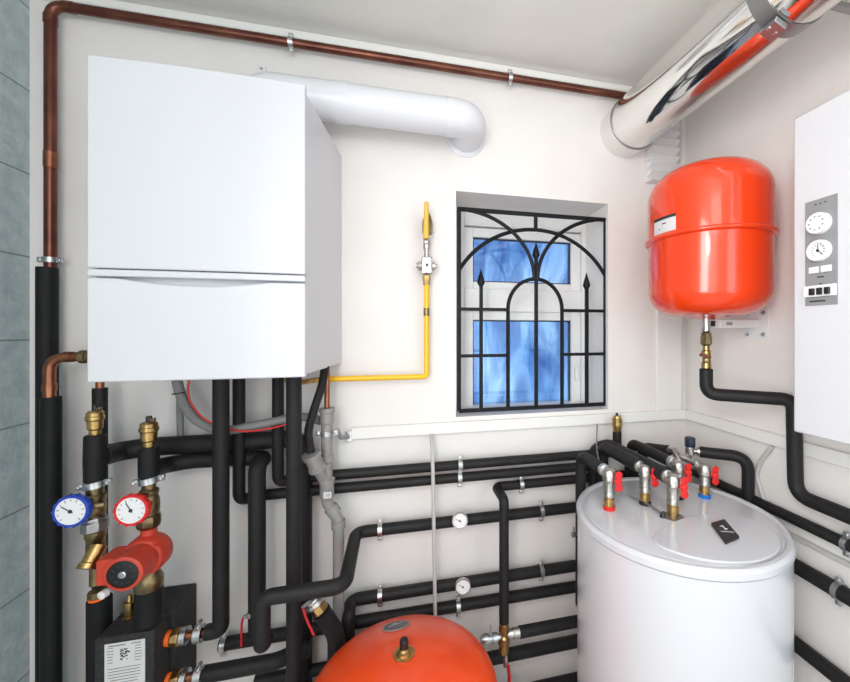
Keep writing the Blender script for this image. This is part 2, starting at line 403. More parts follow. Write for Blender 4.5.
# runs near the little valve
a6, b6 = wallrun(526, 632, 573, 621, 1.41); z6 = (a6.z+b6.z)/2
pipe([Vector((W(519, 500, 1.41).x, 1.41, z6)), Vector((W(590, 500, 1.41).x, 1.41, z6))], .021, 'short black insulated pipe between the small brass cross valve and the white tank')
a7, b7 = wallrun(508, 654.5, 573, 642, 1.51)
pipe([Vector((W(420, 600, 1.51).x, 1.51, a7.z)), Vector((W(595, 500, 1.51).x, 1.51, a7.z))], .024, 'black insulated pipe just below the small brass cross valve')
a8, b8 = wallrun(505, 694, 573, 680, 1.51)
pipe([Vector((W(380, 600, 1.51).x, 1.51, b8.z)), Vector((W(595, 500, 1.51).x, 1.51, b8.z))], .022, 'lowest black pipe on the back wall, touching the white tank at the bottom edge')
# left half
UY = 1.53
u1a = W(165, 446, UY); u1b = W(303, 438.5, UY); zU1 = u1a.z
xl = W(97, 460, 1.38).x; xr = W(149, 470, 1.38).x
x5b = W(303, 500, UY).x
pipe([W(99, 457, 1.40), W(118, 451.5, 1.50), W(150, 446.8, UY), Vector((x5b, UY, zU1)), Vector((x5b, UY, .005))], .031, 'thick black pipe leaving the left pump column, upper of the two thick level ones', [.08, .08, .06])
zU2 = W(160, 464.5, UY).z
u2e = W(257, 455, 1.45).x
pipe([W(150, 469, 1.40), W(166, 465, 1.50), W(192, 460.5, UY), Vector((u2e, UY, zU2)), Vector((u2e, 1.45, zU2)), Vector((u2e, 1.45, .58))], .0265, 'thick black pipe leaving the right pump column, then elbowed down the wall', [.08, .08, .03, .04])
v1 = W(221, 500, 1.42)
zo1 = W(195, 634, 1.42).z
pipe([Vector((v1.x, 1.42, 1.474)), Vector((v1.x, 1.42, zo1)), Vector((W(206, 632, 1.42).x, 1.42, zo1))], .0235, 'black upright from the boiler, bent left at the bottom into the manifold', [.06])
v5 = W(294, 500, 1.33)
pipe([Vector((v5.x, 1.33, 1.474)), Vector((v5.x, 1.33, .005))], .0225, 'tall straight black insulated upright below the right end of the boiler')
v0 = W(100, 400, 1.50)
pipe([Vector((v0.x, 1.50, W(100, 388, 1.50).z)), Vector((v0.x, 1.50, .005))], .019, 'black insulated upright behind the left pump column, under a short copper stub')
o = bpy.data.objects[-1] if False else None
zo2 = W(195, 676, 1.42).z
pa = Vector((W(204, 673, 1.42).x, 1.42, zo2))
pipe([pa, Vector((W(278, 600, 1.42).x, 1.42, zo2)), Vector((W(278, 600, 1.42).x+.05, 1.45, zo2)), Vector((W(310, 600, 1.45).x, 1.45, zo2))], .025, 'black insulated pipe running right from the lower manifold outlet', .03)
a9, b9 = wallrun(263, 679, 328, 668, 1.53)
pipe([Vector((W(255, 600, 1.53).x, 1.53, b9.z)), Vector((W(375, 600, 1.53).x, 1.53, b9.z))], .02, 'black pipe at the bottom edge, going behind the orange vessel from the left')

# copper pipe along the top and down the left corner
CYP = 1.545
ct = W(62, 8.5, CYP); cz = (W(628, 94.5, CYP).z+W(150, 23, CYP).z)/2
cxl = W(50.5, 100, CYP).x
zsl = W(48, 268, CYP).z
cp = pipe([Vector((WX-.32, CYP, cz)), Vector((cxl, CYP, cz)), Vector((cxl, CYP, zsl-.01))], .0155, 'dark copper pipe under the ceiling, turning down at the left corner', .045, 'copper_dark', 'copper_pipe')
bm = NB(); ring(bm, (cxl+.05, CYP, cz), (1, 0, 0), .0152, .026, .0022); obj('pipe_socket', bm, 'copper_dark', cp)
bm = NB(); ring(bm, (cxl, CYP, cz-.05), (0, 0, 1), .0152, .026, .0022); obj('pipe_socket', bm, 'copper_dark', cp)
bm = NB(); ring(bm, (cxl, CYP, W(50, 160, CYP).z), (0, 0, 1), .0152, .05, .0018); obj('pipe_socket', bm, 'copper', cp)
for px, lb in ((291, 'grey clamp holding the ceiling copper pipe above the boiler'), (510, 'grey clamp holding the ceiling copper pipe above the window side')):
    clamp((W(px, 50, CYP).x, CYP, cz), (1, 0, 0), .0155, lb, dist=.012, group=None)
clamp((cxl, CYP, W(48, 260, CYP).z), (0, 0, 1), .0155, 'corroded clamp on the vertical copper pipe at the left corner', dist=.012, ears=(1, 0, 0))
pipe([Vector((cxl-.003, CYP-.008, zsl)), Vector((cxl-.003, CYP-.008, .003))], .0255, 'thick black foam sleeve around the lower half of the left corner pipe', m='foam_thick')
c2 = W(51, 397, 1.47)
ce = W(60, 357, 1.47)
pipe([Vector((c2.x, 1.47, c2.z)), Vector((c2.x, 1.47, .003))], .024, 'black foam sleeve under the copper elbow at the left corner', m='foam_thick')
co = obj('copper_elbow', tube(NB(), [Vector((c2.x-.004, 1.47, c2.z-.02)), Vector((c2.x-.004, 1.47, ce.z)), Vector((W(150, 352, 1.47).x, 1.47, ce.z))], .0145, .045), 'copper')
tag(co, 'bright copper elbow pipe coming out of the left side of the boiler', 'pipe')
for q, ax in (((c2.x-.004, 1.47, c2.z+.03), (0, 0, 1)), ((c2.x+.045, 1.47, ce.z), (1, 0, 0))):
    obj('pipe_socket', ring(NB(), q, ax, .0143, .022, .0022), 'copper', co)
obj('union_nut', lathe(NB(), [(.015, 0), (.021, .002), (.021, .018), (.018, .02), (.018, .04), (.015, .042)], (c2.x+.075, 1.47, ce.z), (1, 0, 0), 16), 'brass_dark', co)
st = obj('copper_stub', lathe(NB(), [(.011, 0), (.011, .08)], (v0.x, 1.50, W(100, 389, 1.50).z-.005), (0, 0, 1), 16), 'copper'); tag(st, 'short copper pipe stub between boiler underside and the black upright at left', 'pipe')

# right wall runs
RX = WX-.033
yv = R(797, 450, RX-.012)
stem = Vector((1.10, 1.19, 0)); stz = EYE-.2275
pe = R(790, 399, 1.292)
pv = Vector((1.292, pe.y-.012, 0))
zr = EYE-.545
vessel_pipe = pipe([Vector((stem.x, stem.y, W(706, 369, 1.19).z)), Vector((stem.x, stem.y, stz)), Vector((1.292, pv.y, stz)), Vector((1.296, pv.y-.004, zr)), Vector((1.300, -.1, zr))], .0225, 'black pipe from under the hanging orange vessel, stepping down along the right wall', [.04, .035, .05])
ye = 0
p3a = R(795, 566, RX); p3b = R(841, 592, RX); z3r = (p3a.z+p3b.z)/2
pipe([Vector((RX, 1.35, z3r)), Vector((RX, -.1, z3r))], .024, 'middle black insulated pipe on the right wall, beside the white tank body')
p4a = R(797, 645, RX); z4r = p4a.z
pipe([Vector((RX, 1.35, z4r)), Vector((RX, -.1, z4r))], .0235, 'lowest black insulated pipe on the right wall, in the bottom right corner')
clamp(Vector((WX-.03, R(847, 546, WX-.03).y, zH3)), (0, 1, 0), .0185, 'clamp on the upper black pipe of the right wall at the picture edge', (1, 0, 0), .01)
clamp(Vector((RX, R(839, 590, RX).y, z3r)), (0, 1, 0), .024, 'large galvanised clamp on the middle black pipe of the right wall', (1, 0, 0), .008)

# back wall clamps
def wc(px, z, Y, r, lb): clamp(Vector((W(px, 500, Y).x, Y, z)), (1, 0, 0), r, lb, dist=WY-Y-r-.001)
wc(380, z3, BI, .022, 'clamp at the left end of the upper thermometer pipe')
wc(380, z4, BI, .0225, 'clamp at the left end of the lower thermometer pipe')
wc(460, H1[0].z, BI, .019, 'clamp on the upper pipe of the close pair, right of the pale conduit')
wc(459.5, a2.z, BI, .019, 'clamp on the lower pipe of the close pair, below its twin')
wc(521, zH3, BI, .0185, 'clamp on the thin pipe just right of its elbow')
wc(541, z3, BI, .022, 'clamp on the upper thermometer pipe near the white tank')
wc(541, z4, BI, .0225, 'clamp on the lower thermometer pipe near the white tank')
wc(458, z5, BI, .022, 'clamp on the low pipe right under the lower thermometer')

# dials
def dial(name, c, nrm, r, label, case='steel', needle=2.3, deep=.012, cat='thermometer', lobes=0, group=None, parent=None, nm='thermometer'):
    c = Vector(c); B = basis(nrm); nrm = Vector(nrm).normalized()
    t = parent or thing(name, c, label, cat, group)
    bm = NB()
    lathe(bm, [(r*.5, -deep-.008), (r*.9, -deep), (r, -deep*.8), (r, 0), (r*.96, .002), (r*.86, .002), (r*.84, -.002)], c, nrm, 40)
    if lobes:
        for k in range(lobes):
            a = 2*pi*k/lobes; lathe(bm, [(.004, -deep*.8), (.004, .001)], c+B@Vector((r*.965*math.cos(a), r*.98*math.sin(a), 0)), nrm, 8)
    k_ = obj('dial_case', bm, case, t)
    obj('dial_face', lathe(NB(), [(r*.85, -.003), (r*.85, 0.0005)], c, nrm, 36), 'dial_face', t)
    bm = NB()
    for k in range(11):
        a = math.radians(225-27*k); d = Vector((math.cos(a), math.sin(a), 0)); Bt = B@Matrix.Rotation(a, 3, 'Z')
        box(bm, c+B@(d*r*.70)+nrm*.0008, (r*(.16 if k % 2 == 0 else .09), r*.035, .0006), Bt)
    obj('dial_marks', bm, 'ink', t)
    d = Vector((math.cos(needle), math.sin(needle), 0)); Bt = B@Matrix.Rotation(needle, 3, 'Z')
    bm = NB(); box(bm, c+B@(d*r*.22)+nrm*.0018, (r*.78, r*.05, .0008), Bt); lathe(bm, [(r*.11, .001), (r*.11, .003)], c, nrm, 12)
    obj('needle', bm, 'ink', t); return t
DR = .0315
for px, py, zz, lb, nd in ((460, 521, z3, 'small round silver thermometer on the upper wall pipe', 2.7), (463, 587, z4, 'small round silver thermometer on the lower wall pipe, tilted scale', 2.6)):
    p = W(px, py, BI-.045)
    t = dial('thermometer', p, (-.12, -1, .05), DR, lb, 'steel', nd)
    obj('thermometer_stem', lathe(NB(), [(.005, 0), (.005, .03)], p+Vector((0, .006, 0)), (0, 1, 0), 10), 'steel', t)

# pale vertical conduit, corner conduit
x_ = W(433.5, 500, 1.49)
zc = zt
o = obj('cable_conduit', tube(NB(), [Vector((W(432.5, 437, 1.49).x, WY-.012, zc+.002)), Vector((W(432.5, 437, 1.49).x, 1.495, zc-.03)), Vector((W(433.5, 500, 1.49).x, 1.49, .95)), Vector((W(436, 617, 1.49).x, 1.49, .3))], .0075, .03, 12), 'pale_conduit')
tag(o, 'thin pale grey vertical conduit crossing in front of the wall pipes', 'conduit')
o = obj('cable_conduit', tube(NB(), [Vector((W(681.5, 300, WY-.012).x, WY-.012, zt+.045)), Vector((W(681.5, 300, WY-.012).x, WY-.012, CEIL-.03))], .006, .01, 10), 'cable_white')
tag(o, 'white upright conduit in the room corner behind the orange wall vessel', 'conduit')
clamp(Vector((W(224, 650, BI).x, BI, z5+.003)), (1, 0, 0), .022, 'clamp at the left end of the long low pipe beside the manifold', dist=.02)
# corrugated duct in the corner
dx0, dx1 = W(645, 300, WY).x, W(673, 300, WY).x; dz0, dz1 = W(662, 185, WY).z, W(662, 128, WY).z
bm = NB(); prof = []; nrib = 7
for i in range(nrib*6+1):
    u = i/(nrib*6); prof.append(((WY-.034-.020*math.cos(u*nrib*2*pi)), dz0+(dz1-dz0)*u))
pts = [(dx0, WY-.002, dz0)]+[(dx0, y, z) for y, z in prof]+[(dx0, WY-.002, dz1)]
prism(bm, pts, (dx1-dx0, 0, 0))
o = obj('corrugated_duct', bm, 'plastic_white', ang=50); tag(o, 'white corrugated duct piece in the corner under the steel flue', 'duct')

# ------------------------------------------------------------ white combi boiler
bxl, bxr, byf = -.748, -.250, 1.15
bxr2, byb = -.212, WY-.003
zb0, zb1 = 1.475, 2.287
bo = thing('boiler', ((bxl+bxr)/2, byb, zb0), 'large white wall-hung boiler with a smooth front and a lower flap', 'boiler')
bm = NB(); fy = byf+.028
prism(bm, [(bxl-.0, byb, zb0+.004), (bxl+.004, fy, zb0+.004), (bxr-.004, fy, zb0+.004), (bxr2, byb, zb0+.004)], (0, 0, zb1-zb0-.012))
obj('casing', bm, 'boiler_side', bo, .004)
def bow(x): u = (x-(bxl+bxr)/2)/((bxr-bxl)/2); return byf+.006*u*u
def front_panel(name, z0, z1, topf=None, d=.0, botf=None):
    bm = NB(); n = 24; fr = []; bk = []
    xs = [bxl+(bxr-bxl)*i/n for i in range(n+1)]
    rows = []
    for yoff in (0, 1):
        rows.append(([bm.verts.new((x, (bow(x)+d if not yoff else fy), z0)) for x in xs], [bm.verts.new((x, (bow(x)+d if not yoff else fy), z1 if not topf else topf(x))) for x in xs]))
    (fb, ft), (bb, bt) = rows
    for i in range(n):
        bm.faces.new((fb[i], fb[i+1], ft[i+1], ft[i])); bm.faces.new((bb[i+1], bb[i], bt[i], bt[i+1]))
        bm.faces.new((ft[i], ft[i+1], bt[i+1], bt[i])); bm.faces.new((fb[i+1], fb[i], bb[i], bb[i+1]))
    bm.faces.new((fb[0], ft[0], bt[0], bb[0])); bm.faces.new((fb[-1], bb[-1], bt[-1], ft[-1]))
    return obj(name, bm, 'boiler_white', bo, .004)
front_panel('front_cover', EYE+.1595, zb1)
front_panel('trim_strip', EYE+.139, EYE+.1565)
def dip(x):
    u = (x-(bxl+bxr)/2)/((bxr-bxl)/2)+.04; return EYE+.1345-.016*max(0, 1-(u/.72)**2)**1.2
front_panel('flap', zb0, 0, dip)
# white flue from boiler into the wall
fz = (W(320, 97, 1.44).z+W(440, 117, 1.44).z)/2-.004
xe = W(472, 120, 1.44).x
wf = thing('boiler_flue', (xe, WY, fz), 'white round flue pipe from the boiler top bending into the back wall', 'flue')
bm = NB(); tube(bm, [Vector((W(258, 70, 1.44).x, 1.44, zb1-.008)), Vector((W(258, 70, 1.44).x, 1.44, fz)), Vector((xe, 1.44, fz)), Vector((xe, WY, fz))], .065, .07, 36); obj('flue_pipe', bm, 'flue_white', wf)
obj('flue_joint', ring(NB(), (xe-.085, 1.44, fz), (1, 0, 0), .0645, .03, .003, 40), 'flue_white', wf)
obj('wall_collar', lathe(NB(), [(.080, 0), (.080, .004), (.066, .012)], (xe, WY-.0005, fz), (0, -1, 0), 36), 'flue_white', wf)
obj('flue_joint', ring(NB(), (bxr2+.02, 1.44, fz), (1, 0, 0), .0645, .05, .003, 40), 'flue_white', wf)
wb = W(262, 71, WY)
t = thing('wall_bracket', wb, 'small white screwed bracket on the wall above the boiler', 'bracket')
bm = NB(); box(bm, wb+Vector((0, -.004, 0)), (.03, .008, .035)); obj('bracket_plate', bm, 'plastic_white', t, .002)
obj('screw', lathe(NB(), [(.005, 0), (.004, .004)], wb+Vector((0, -.008, .004)), (0, -1, 0), 12), 'steel', t)

# ------------------------------------------------------------ gas line
gy = 1.53
gx = W(426.5, 300, gy).x; gz = W(428, 376.5, gy).z; gtop = W(427, 284, gy).z
gp_ = obj('gas_pipe', tube(NB(), [Vector((W(322, 378, gy).x, gy, gz)), Vector((gx, gy, gz)), Vector((gx, gy, gtop))], .0105, .012, 16), 'yellow_paint')
tag(gp_, 'yellow gas pipe running along the wall from boiler and up to the gas valve', 'gas pipe')
obj('pipe_socket', ring(NB(), (gx, gy, W(428, 312, gy).z), (0, 0, 1), .0103, .03, .0015), 'brass_dark', gp_)
gb = obj('gas_pipe', tube(NB(), [Vector((W(288, 380, 1.44).x, 1.42, W(288, 380, 1.44).z+.02)), Vector((W(290, 382, 1.44).x, 1.42, gz)), Vector((W(322, 378, gy).x, gy, gz))], .0095, .02, 14), 'brass')
tag(gb, 'bare brass end of the gas pipe right under the boiler', 'gas pipe')
gv = thing('gas_valve', (gx, gy, gtop), 'gas valve with yellow lever and silver filter block above the yellow pipe', 'valve')
def gzz(py): return W(426, py, gy).z
bm = NB(); lathe(bm, [(.011, gzz(285)-EYE), (.014, gzz(285)-EYE), (.014, gzz(281)-EYE), (.016, gzz(280)-EYE), (.016, gzz(276)-EYE), (.010, gzz(275)-EYE)], (gx, gy, EYE), n=6); obj('union_nut', bm, 'brass', gv)
zc_ = gzz(266)
bm = NB(); box(bm, (gx, gy-.002, zc_), (.042, .046, .066)); blk = obj('filter_block', bm, 'chrome', gv, .005)
bm = NB()
for s in (-1, 1): obj('filter_plug', lathe(NB(), [(.019, 0), (.019, .012), (.010, .014), (.010, .022)], (gx+s*.019, gy, zc_), (s, 0, 0), 12), 'chrome', gv)
obj('filter_screw', lathe(NB(), [(.006, 0), (.005, .004)], (gx, gy-.025, zc_), (0, -1, 0), 8), 'label_dark', gv)
bm = NB(); lathe(bm, [(.010, gzz(259)-EYE), (.010, gzz(250)-EYE), (.0125, gzz(249)-EYE), (.0135, gzz(243)-EYE), (.0125, gzz(238)-EYE), (.010, gzz(237)-EYE), (.010, gzz(234)-EYE)], (gx, gy, EYE), n=20); obj('valve_body', bm, 'chrome', gv)
obj('valve_stem', lathe(NB(), [(.009, 0), (.009, .018), (.006, .02)], (gx-.002, gy-.01, gzz(243)), (0, -1, 0), 14), 'chrome', gv)
bm = NB(); lathe(bm, [(.017, gzz(234)-EYE), (.020, gzz(233)-EYE), (.020, gzz(222)-EYE), (.014, gzz(216)-EYE), (.008, gzz(213)-EYE)], (gx+.004, gy+.004, EYE), n=8); obj('wall_elbow', bm, 'brass_dark', gv)
obj('elbow_pipe', lathe(NB(), [(.011, 0), (.011, WY-gy)], (gx+.004, gy+.004, gzz(222)), (0, 1, 0), 16), 'brass_dark', gv)
hp = [Vector((gx-.004, gy-.026, gzz(240))), Vector((gx-.004, gy-.03, gzz(232))), Vector((gx-.003, gy-.034, gzz(215))), Vector((gx-.003, gy-.034, gzz(205)))]
obj('lever', sweep(NB(), smooth_path(hp, 5), lambda u: .012-.004*u, 14, 1), 'yellow_handle', gv)

# ------------------------------------------------------------ grey waste pipe with copper drain and hose
dy = 1.47
def dv(px, py, Y=dy): return W(px, py, Y)
wp = thing('waste_pipe', dv(340, 610), 'grey plastic waste pipe with a side branch below the boiler corner', 'drain pipe')
xA = dv(327, 450).x
def vl(bm, x, Y, prof, n=24): return lathe(bm, [(r, W(327, py, Y).z-EYE) for r, py in prof], (x, Y, EYE), n=n)
bm = NB(); vl(bm, xA, dy, [(.0195, 487), (.0195, 462), (.0235, 461), (.0235, 456), (.0195, 455), (.0195, 424), (.0225, 423), (.0225, 413), (.026, 412), (.026, 408), (.015, 408)]); obj('upper_pipe', bm, 'grey_pvc', wp)
bm = NB(); yb = [dv(327, 484), dv(318, 474), dv(312, 463), dv(309, 452)]
yb[0].x = xA
sweep(bm, [yb[0], dv(320, 472, 1.45), dv(316, 464, 1.43)], .0195, 20); obj('branch_pipe', bm, 'grey_pvc', wp)
d_ = (dv(309, 449, 1.40)-dv(317, 467, 1.42)); bm = NB(); lathe(bm, [(.02, 0), (.029, .002), (.029, .012), (.0255, .014), (.0255, .052), (.031, .054), (.031, .068), (.018, .068)], dv(318, 470, 1.42), d_, 24); obj('branch_socket', bm, 'grey_pvc', wp)
bm = NB(); vl(bm, xA, dy, [(.0185, 500), (.0245, 496), (.0245, 484), (.0265, 483), (.0265, 479), (.019, 478)]); obj('lower_socket', bm, 'grey_pvc', wp)
xB = dv(338.5, 560).x
pts = [Vector((xA, dy, dv(327, 494).z)), Vector((xA, dy, dv(327, 502).z)), Vector((xB, dy, dv(338, 520).z)), Vector((xB, dy, .25))]
bm = NB(); tube(bm, pts, .0195, .02, 20); obj('lower_pipe', bm, 'grey_pvc', wp)
for p_, ax in ((Vector((xB, dy, dv(338, 524).z)), (0, 0, 1)), (Vector(((xA+xB)/2, dy, dv(333, 510).z)), Vector((xB-xA, 0, -.055)))):
    obj('socket_ring', ring(NB(), p_, ax, .019, .028, .005), 'grey_pvc', wp)
st_ = obj('sticker', box(NB(), (xA+.006, dy-.0265, dv(330, 492).z), (.026, .002, .022)), 'paper', wp)
text('10', .015, (xA+.006, dy-.0278, dv(330, 492).z), basis((0, -1, 0)), st_)
cpr = obj('copper_drain', lathe(NB(), [(.0095, 0), (.0095, .20)], (xA, dy, dv(327, 412).z), (0, 0, 1), 14), 'copper'); tag(cpr, 'thin copper pipe dropping from the boiler into the grey waste pipe', 'pipe')
clamp(Vector((xA, dy, dv(327, 433).z)), (0, 0, 1), .0195, 'grey clamp with wing screws on the waste pipe', dist=WY-dy-.021, ears=(1, 0, 0))
wbk = W(347, 437, 1.53)
t = thing('clip_bracket', wbk, 'grey bracket with screws on the wall, right of the waste pipe clamp', 'bracket')
obj('bracket_arm', tube(NB(), [Vector((xA+.035, dy, dv(327, 431).z)), wbk+Vector((-.02, -.02, .004)), Vector((wbk.x, WY-.006, wbk.z-.012))], .008, .01, 10), 'grey_pvc', t)
obj('bracket_foot', box(NB(), (wbk.x+.004, WY-.006, wbk.z-.01), (.025, .012, .04)), 'steel', t, .002)
hs_ = obj('drain_hose', sweep(NB(), smooth_path([W(325, 366, 1.40), dv(322, 385, 1.42), dv(314, 410, 1.41), dv(308.5, 432, 1.40), dv(311, 452, 1.40)], 8), .0135, 16), 'foam'); tag(hs_, 'black hose dropping from the boiler into the grey side branch', 'hose')
# flexible grey conduits under the boiler
def hose(pts, r, label, m='grey_hose', cat='conduit', ribs=0, name='flexible_conduit', k=8, n=14):
    sp_ = smooth_path(pts, k)
    f = (lambda u: r*(1+.05*math.sin(u*ribs*2*pi))) if ribs else r
    return tag(obj(name, sweep(NB(), sp_, f, n), m), label, cat)
hose([W(176, 374, 1.49), W(180, 392, 1.49), W(190, 413, 1.49), W(205, 425, 1.485), W(228, 430, 1.485), W(262, 424, 1.485), W(300, 417, 1.49), W(322, 421, 1.51)], .0155, 'thick grey flexible conduit curving under the boiler to the right', ribs=70, k=30)
hose([W(180, 384, 1.53), W(180, 410, 1.535), W(181, 445, 1.55)], .0105, 'straight thin grey conduit down the wall under the boiler', name='cable_conduit')
hose([W(190, 374, 1.47), W(188, 392, 1.465), W(193, 406, 1.465), W(208, 421, 1.465), W(240, 431, 1.462), W(272, 428, 1.462), W(300, 420, 1.47)], .003, 'thin red wire strapped to the grey flexible conduit', 'red_plastic', 'cable', name='cable')
ti = obj('cable_tie', ring(NB(), W(179, 393, 1.49), W(180, 396, 1.49)-W(179, 390, 1.49), .016, .004, .003), 'black_plastic'); tag(ti, 'black cable tie around the grey conduit', 'cable tie')

# ------------------------------------------------------------ pump columns
PY = 1.38
kl = W(95, 400, PY); kr = W(149, 400, PY)
hl = 1/1.43*px2m(kl); hr = 1/1.33*px2m(kr)
def vz(k, py): return W(k[0], py, PY).z
def col(profile, which, n=28, dx=0, Y=PY):
    k, h, base = ((97, hl, kl) if which == 'l' else (149, hr, kr)); bm = NB()
    x0 = base.x+dx
    lathe(bm, [(r*h, W(k, py, PY).z-EYE) for r, py in profile][::-1], (x0, Y, EYE), n=n); return bm
def vent(which, y0, y1, label):
    k = kl if which == 'l' else kr; L = y1-y0
    t = thing('air_vent', (k.x, PY, W(97 if which == 'l' else 149, y1, PY).z), label, 'air vent')
    obj('vent_body', col([(0, y0+L*.18), (7, y0+L*.18), (9.5, y0+L*.24), (9.5, y0+L*.34), (10.5, y0+L*.36), (10.5, y0+L*.46), (9, y0+L*.5), (8.5, y0+L*.75), (6.5, y0+L*.8), (6.5, y1)], which), 'brass', t)
    obj('vent_cap', col([(0, y0), (3, y0), (3.5, y0+L*.06), (3.5, y0+L*.18)], which, 12), 'black_plastic', t)
    bm = NB(); box(bm, Vector((k.x+.01, PY, W(97 if which == 'l' else 149, y0+L*.12, PY).z)), (.012, .012, .01)); obj('vent_nipple', bm, 'brass_dark', t, .002)
vent('l', 405, 436, 'brass automatic air vent topping the left pump column')
vent('r', 416, 448, 'brass automatic air vent topping the right pump column')
tag(obj('pipe_sleeve', col([(10.5, 434.5), (12, 436), (12.6, 460), (12.2, 480), (10, 481)], 'l'), 'foam_thick'), 'black foam sleeve below the vent of the left pump column', 'pipe')
tag(obj('pipe_sleeve', col([(9.5, 446.5), (10.5, 448), (11.4, 462), (11.2, 476), (9, 477)], 'r'), 'foam_thick'), 'black foam sleeve below the vent of the right pump column', 'pipe')
def hose_clamp(which, py, r, label):
    k = kl if which == 'l' else kr; h = hl if which == 'l' else hr; z = W(97 if which == 'l' else 149, py, PY).z
    t = thing('hose_clamp', (k.x, PY, z), label, 'pipe clamp'); B = Vector((.1, 0, 1))
    obj('clamp_band', ring(NB(), (k.x, PY, z), (-.12, 0, 1), r*h, .018, .003), 'steel', t)
    for s in (-1, 1):
        bm = NB(); box(bm, (k.x+s*(r*h+.01), PY, z+s*.005), (.016, .01, .018)); l = obj('clamp_lug', bm, 'steel', t, .001)
        obj('clamp_screw', lathe(NB(), [(.005, 0), (.005, .01), (.003, .011)], (k.x+s*(r*h+.012), PY-.004, z+s*.005), (0, -1, 0), 10), 'steel', l)
hose_clamp('l', 484, 11, 'steel hose clamp on the left pump column above the blue thermometer')
hose_clamp('r', 480, 10, 'steel hose clamp on the right pump column above the red thermometer')
# left column: valve, union, strainer
lc = thing('shutoff_valve', (kl.x, PY, W(97, 545, PY).z), 'weathered brass valve and slanted strainer in the left pump column', 'valve')
obj('valve_body', col([(8, 480), (10, 488), (10, 493), (12.5, 495), (12.5, 499), (11.5, 501), (12.5, 508), (11.5, 514), (9, 516)], 'l'), 'brass_dark', lc)
obj('union_nut', col([(10, 515), (13, 517), (13, 519), (15.5, 521), (15.5, 529), (12, 531)], 'l', 8), 'strap_steel', lc, .002)
obj('tail_piece', col([(12, 530), (12, 536), (10.5, 538), (10.5, 556), (7, 566), (7, 584)], 'l', dx=.002), 'brass_dark', lc)
s0 = W(99, 545, PY-.02); s1 = W(88, 566, PY-.05)
obj('strainer', lathe(NB(), [(.020, 0), (.020, .045), (.0235, .047), (.0235, .06), (.010, .061)], s0, s1-s0, 20), 'brass', lc)
# right column
rc = thing('shutoff_valve', (kr.x, PY, W(149, 527, PY).z), 'weathered brass valve in the right pump column above the orange pump', 'valve')
obj('valve_body', col([(6, 476), (7.5, 484), (7.5, 488), (10.5, 490), (10.5, 493), (9.5, 495), (11.5, 500), (11.5, 510), (10, 515)], 'r'), 'brass_dark', rc)
obj('union_nut', col([(9, 513), (12.5, 515), (13.5, 518), (13.5, 524), (11, 527), (9, 527)], 'r', 8), 'brass_dark', rc, .002)
# thermometers
p = W(70.5, 511.5, 1.33); dial('thermometer', p, (-.05, -1, .05), 15.5*px2m(p), 'round thermometer with a lobed blue rim at left', 'blue_plastic', 2.55, .018, lobes=14)
p2 = p; bs = obj('dial_mount', lathe(NB(), [(.01, 0), (.01, .05)], p+Vector((0.012, .02, 0)), (1, .25, 0), 12), 'brass_dark', [o for o in COL.objects if o.get('label') == 'round thermometer with a lobed blue rim at left'][0])
p = W(131, 510.5, 1.32); t = dial('thermometer', p, (-.05, -1, .05), 15*px2m(p), 'round thermometer with a lobed red rim above the orange pump', 'red_plastic', 2.1, .018, lobes=14)
obj('dial_mount', lathe(NB(), [(.01, 0), (.01, .05)], p+Vector((0.006, .018, 0)), (.6, 1, 0), 12), 'brass_dark', t)
# circulation pump
pz = W(150, 552, PY).z
pu = thing('circulation_pump', (kr.x, PY, pz), 'orange red circulation pump with a black round face plate', 'pump')
bm = NB(); lathe(bm, [(.030, .045), (.052, .038), (.058, .02), (.058, -.012), (.050, -.026), (.030, -.032)], (kr.x, PY, pz), (0, -1, 0), 32); obj('volute', bm, 'pump_red', pu, .004)
bm = NB(); lathe(bm, [(.019, -.105), (.019, -.04), (.026, -.03), (.026, .04), (.020, .055), (.020, .074)], (kr.x, PY, pz), n=24); obj('pump_neck', bm, 'pump_red', pu)
fc = Vector((kr.x+.0, 1.275, pz+.002))
bm = NB(); lathe(bm, [(.046, -.062), (.046, -.01), (.047, 0), (.0465, .008), (.042, .011), (.0385, .011), (.0385, .006)], fc, (0, -1, 0), 40)
mo = obj('motor_housing', bm, 'pump_red', pu)
obj('face_plate', lathe(NB(), [(.0385, 0), (.0385, .008), (.036, .009)], fc, (0, -1, 0), 40), 'black_plastic', pu)
obj('vent_screw', lathe(NB(), [(.0095, .007), (.0095, .014), (.0075, .0155)], fc, (0, -1, 0), 20), 'steel', pu)
bm = NB()
for k in range(10):
    a = 2*pi*k/10+.2; box(bm, fc+Vector((.026*math.cos(a), -.0092, .026*math.sin(a))), (.006 if k % 3 else .009, .0006, .0022))
obj('face_print', bm, 'label_dark', pu)
bx0 = W(95, 574, 1.285); bx1 = W(108, 574, 1.285)
bm = NB(); box2(bm, (bx0.x, 1.285, W(100, 587, 1.285).z), (fc.x-.025, 1.365, W(100, 561, 1.285).z))
obj('terminal_box', bm, 'pump_red', pu, .006)
bm = NB()
for k in range(4):
    a = pi/4+pi/2*k; obj('flange_bolt', lathe(NB(), [(.008, 0), (.008, .012), (.005, .013)], (kr.x+.047*math.cos(a), PY-.03, pz+.047*math.sin(a)), (0, -1, 0), 6), 'pump_red', pu)
bm = NB(); lathe(bm, [(.008, 0), (.011, .002), (.011, .016), (.008, .018)], W(107, 592, 1.30), (-.3, -1, 0), 14); obj('cable_gland', bm, 'plastic_white', pu)
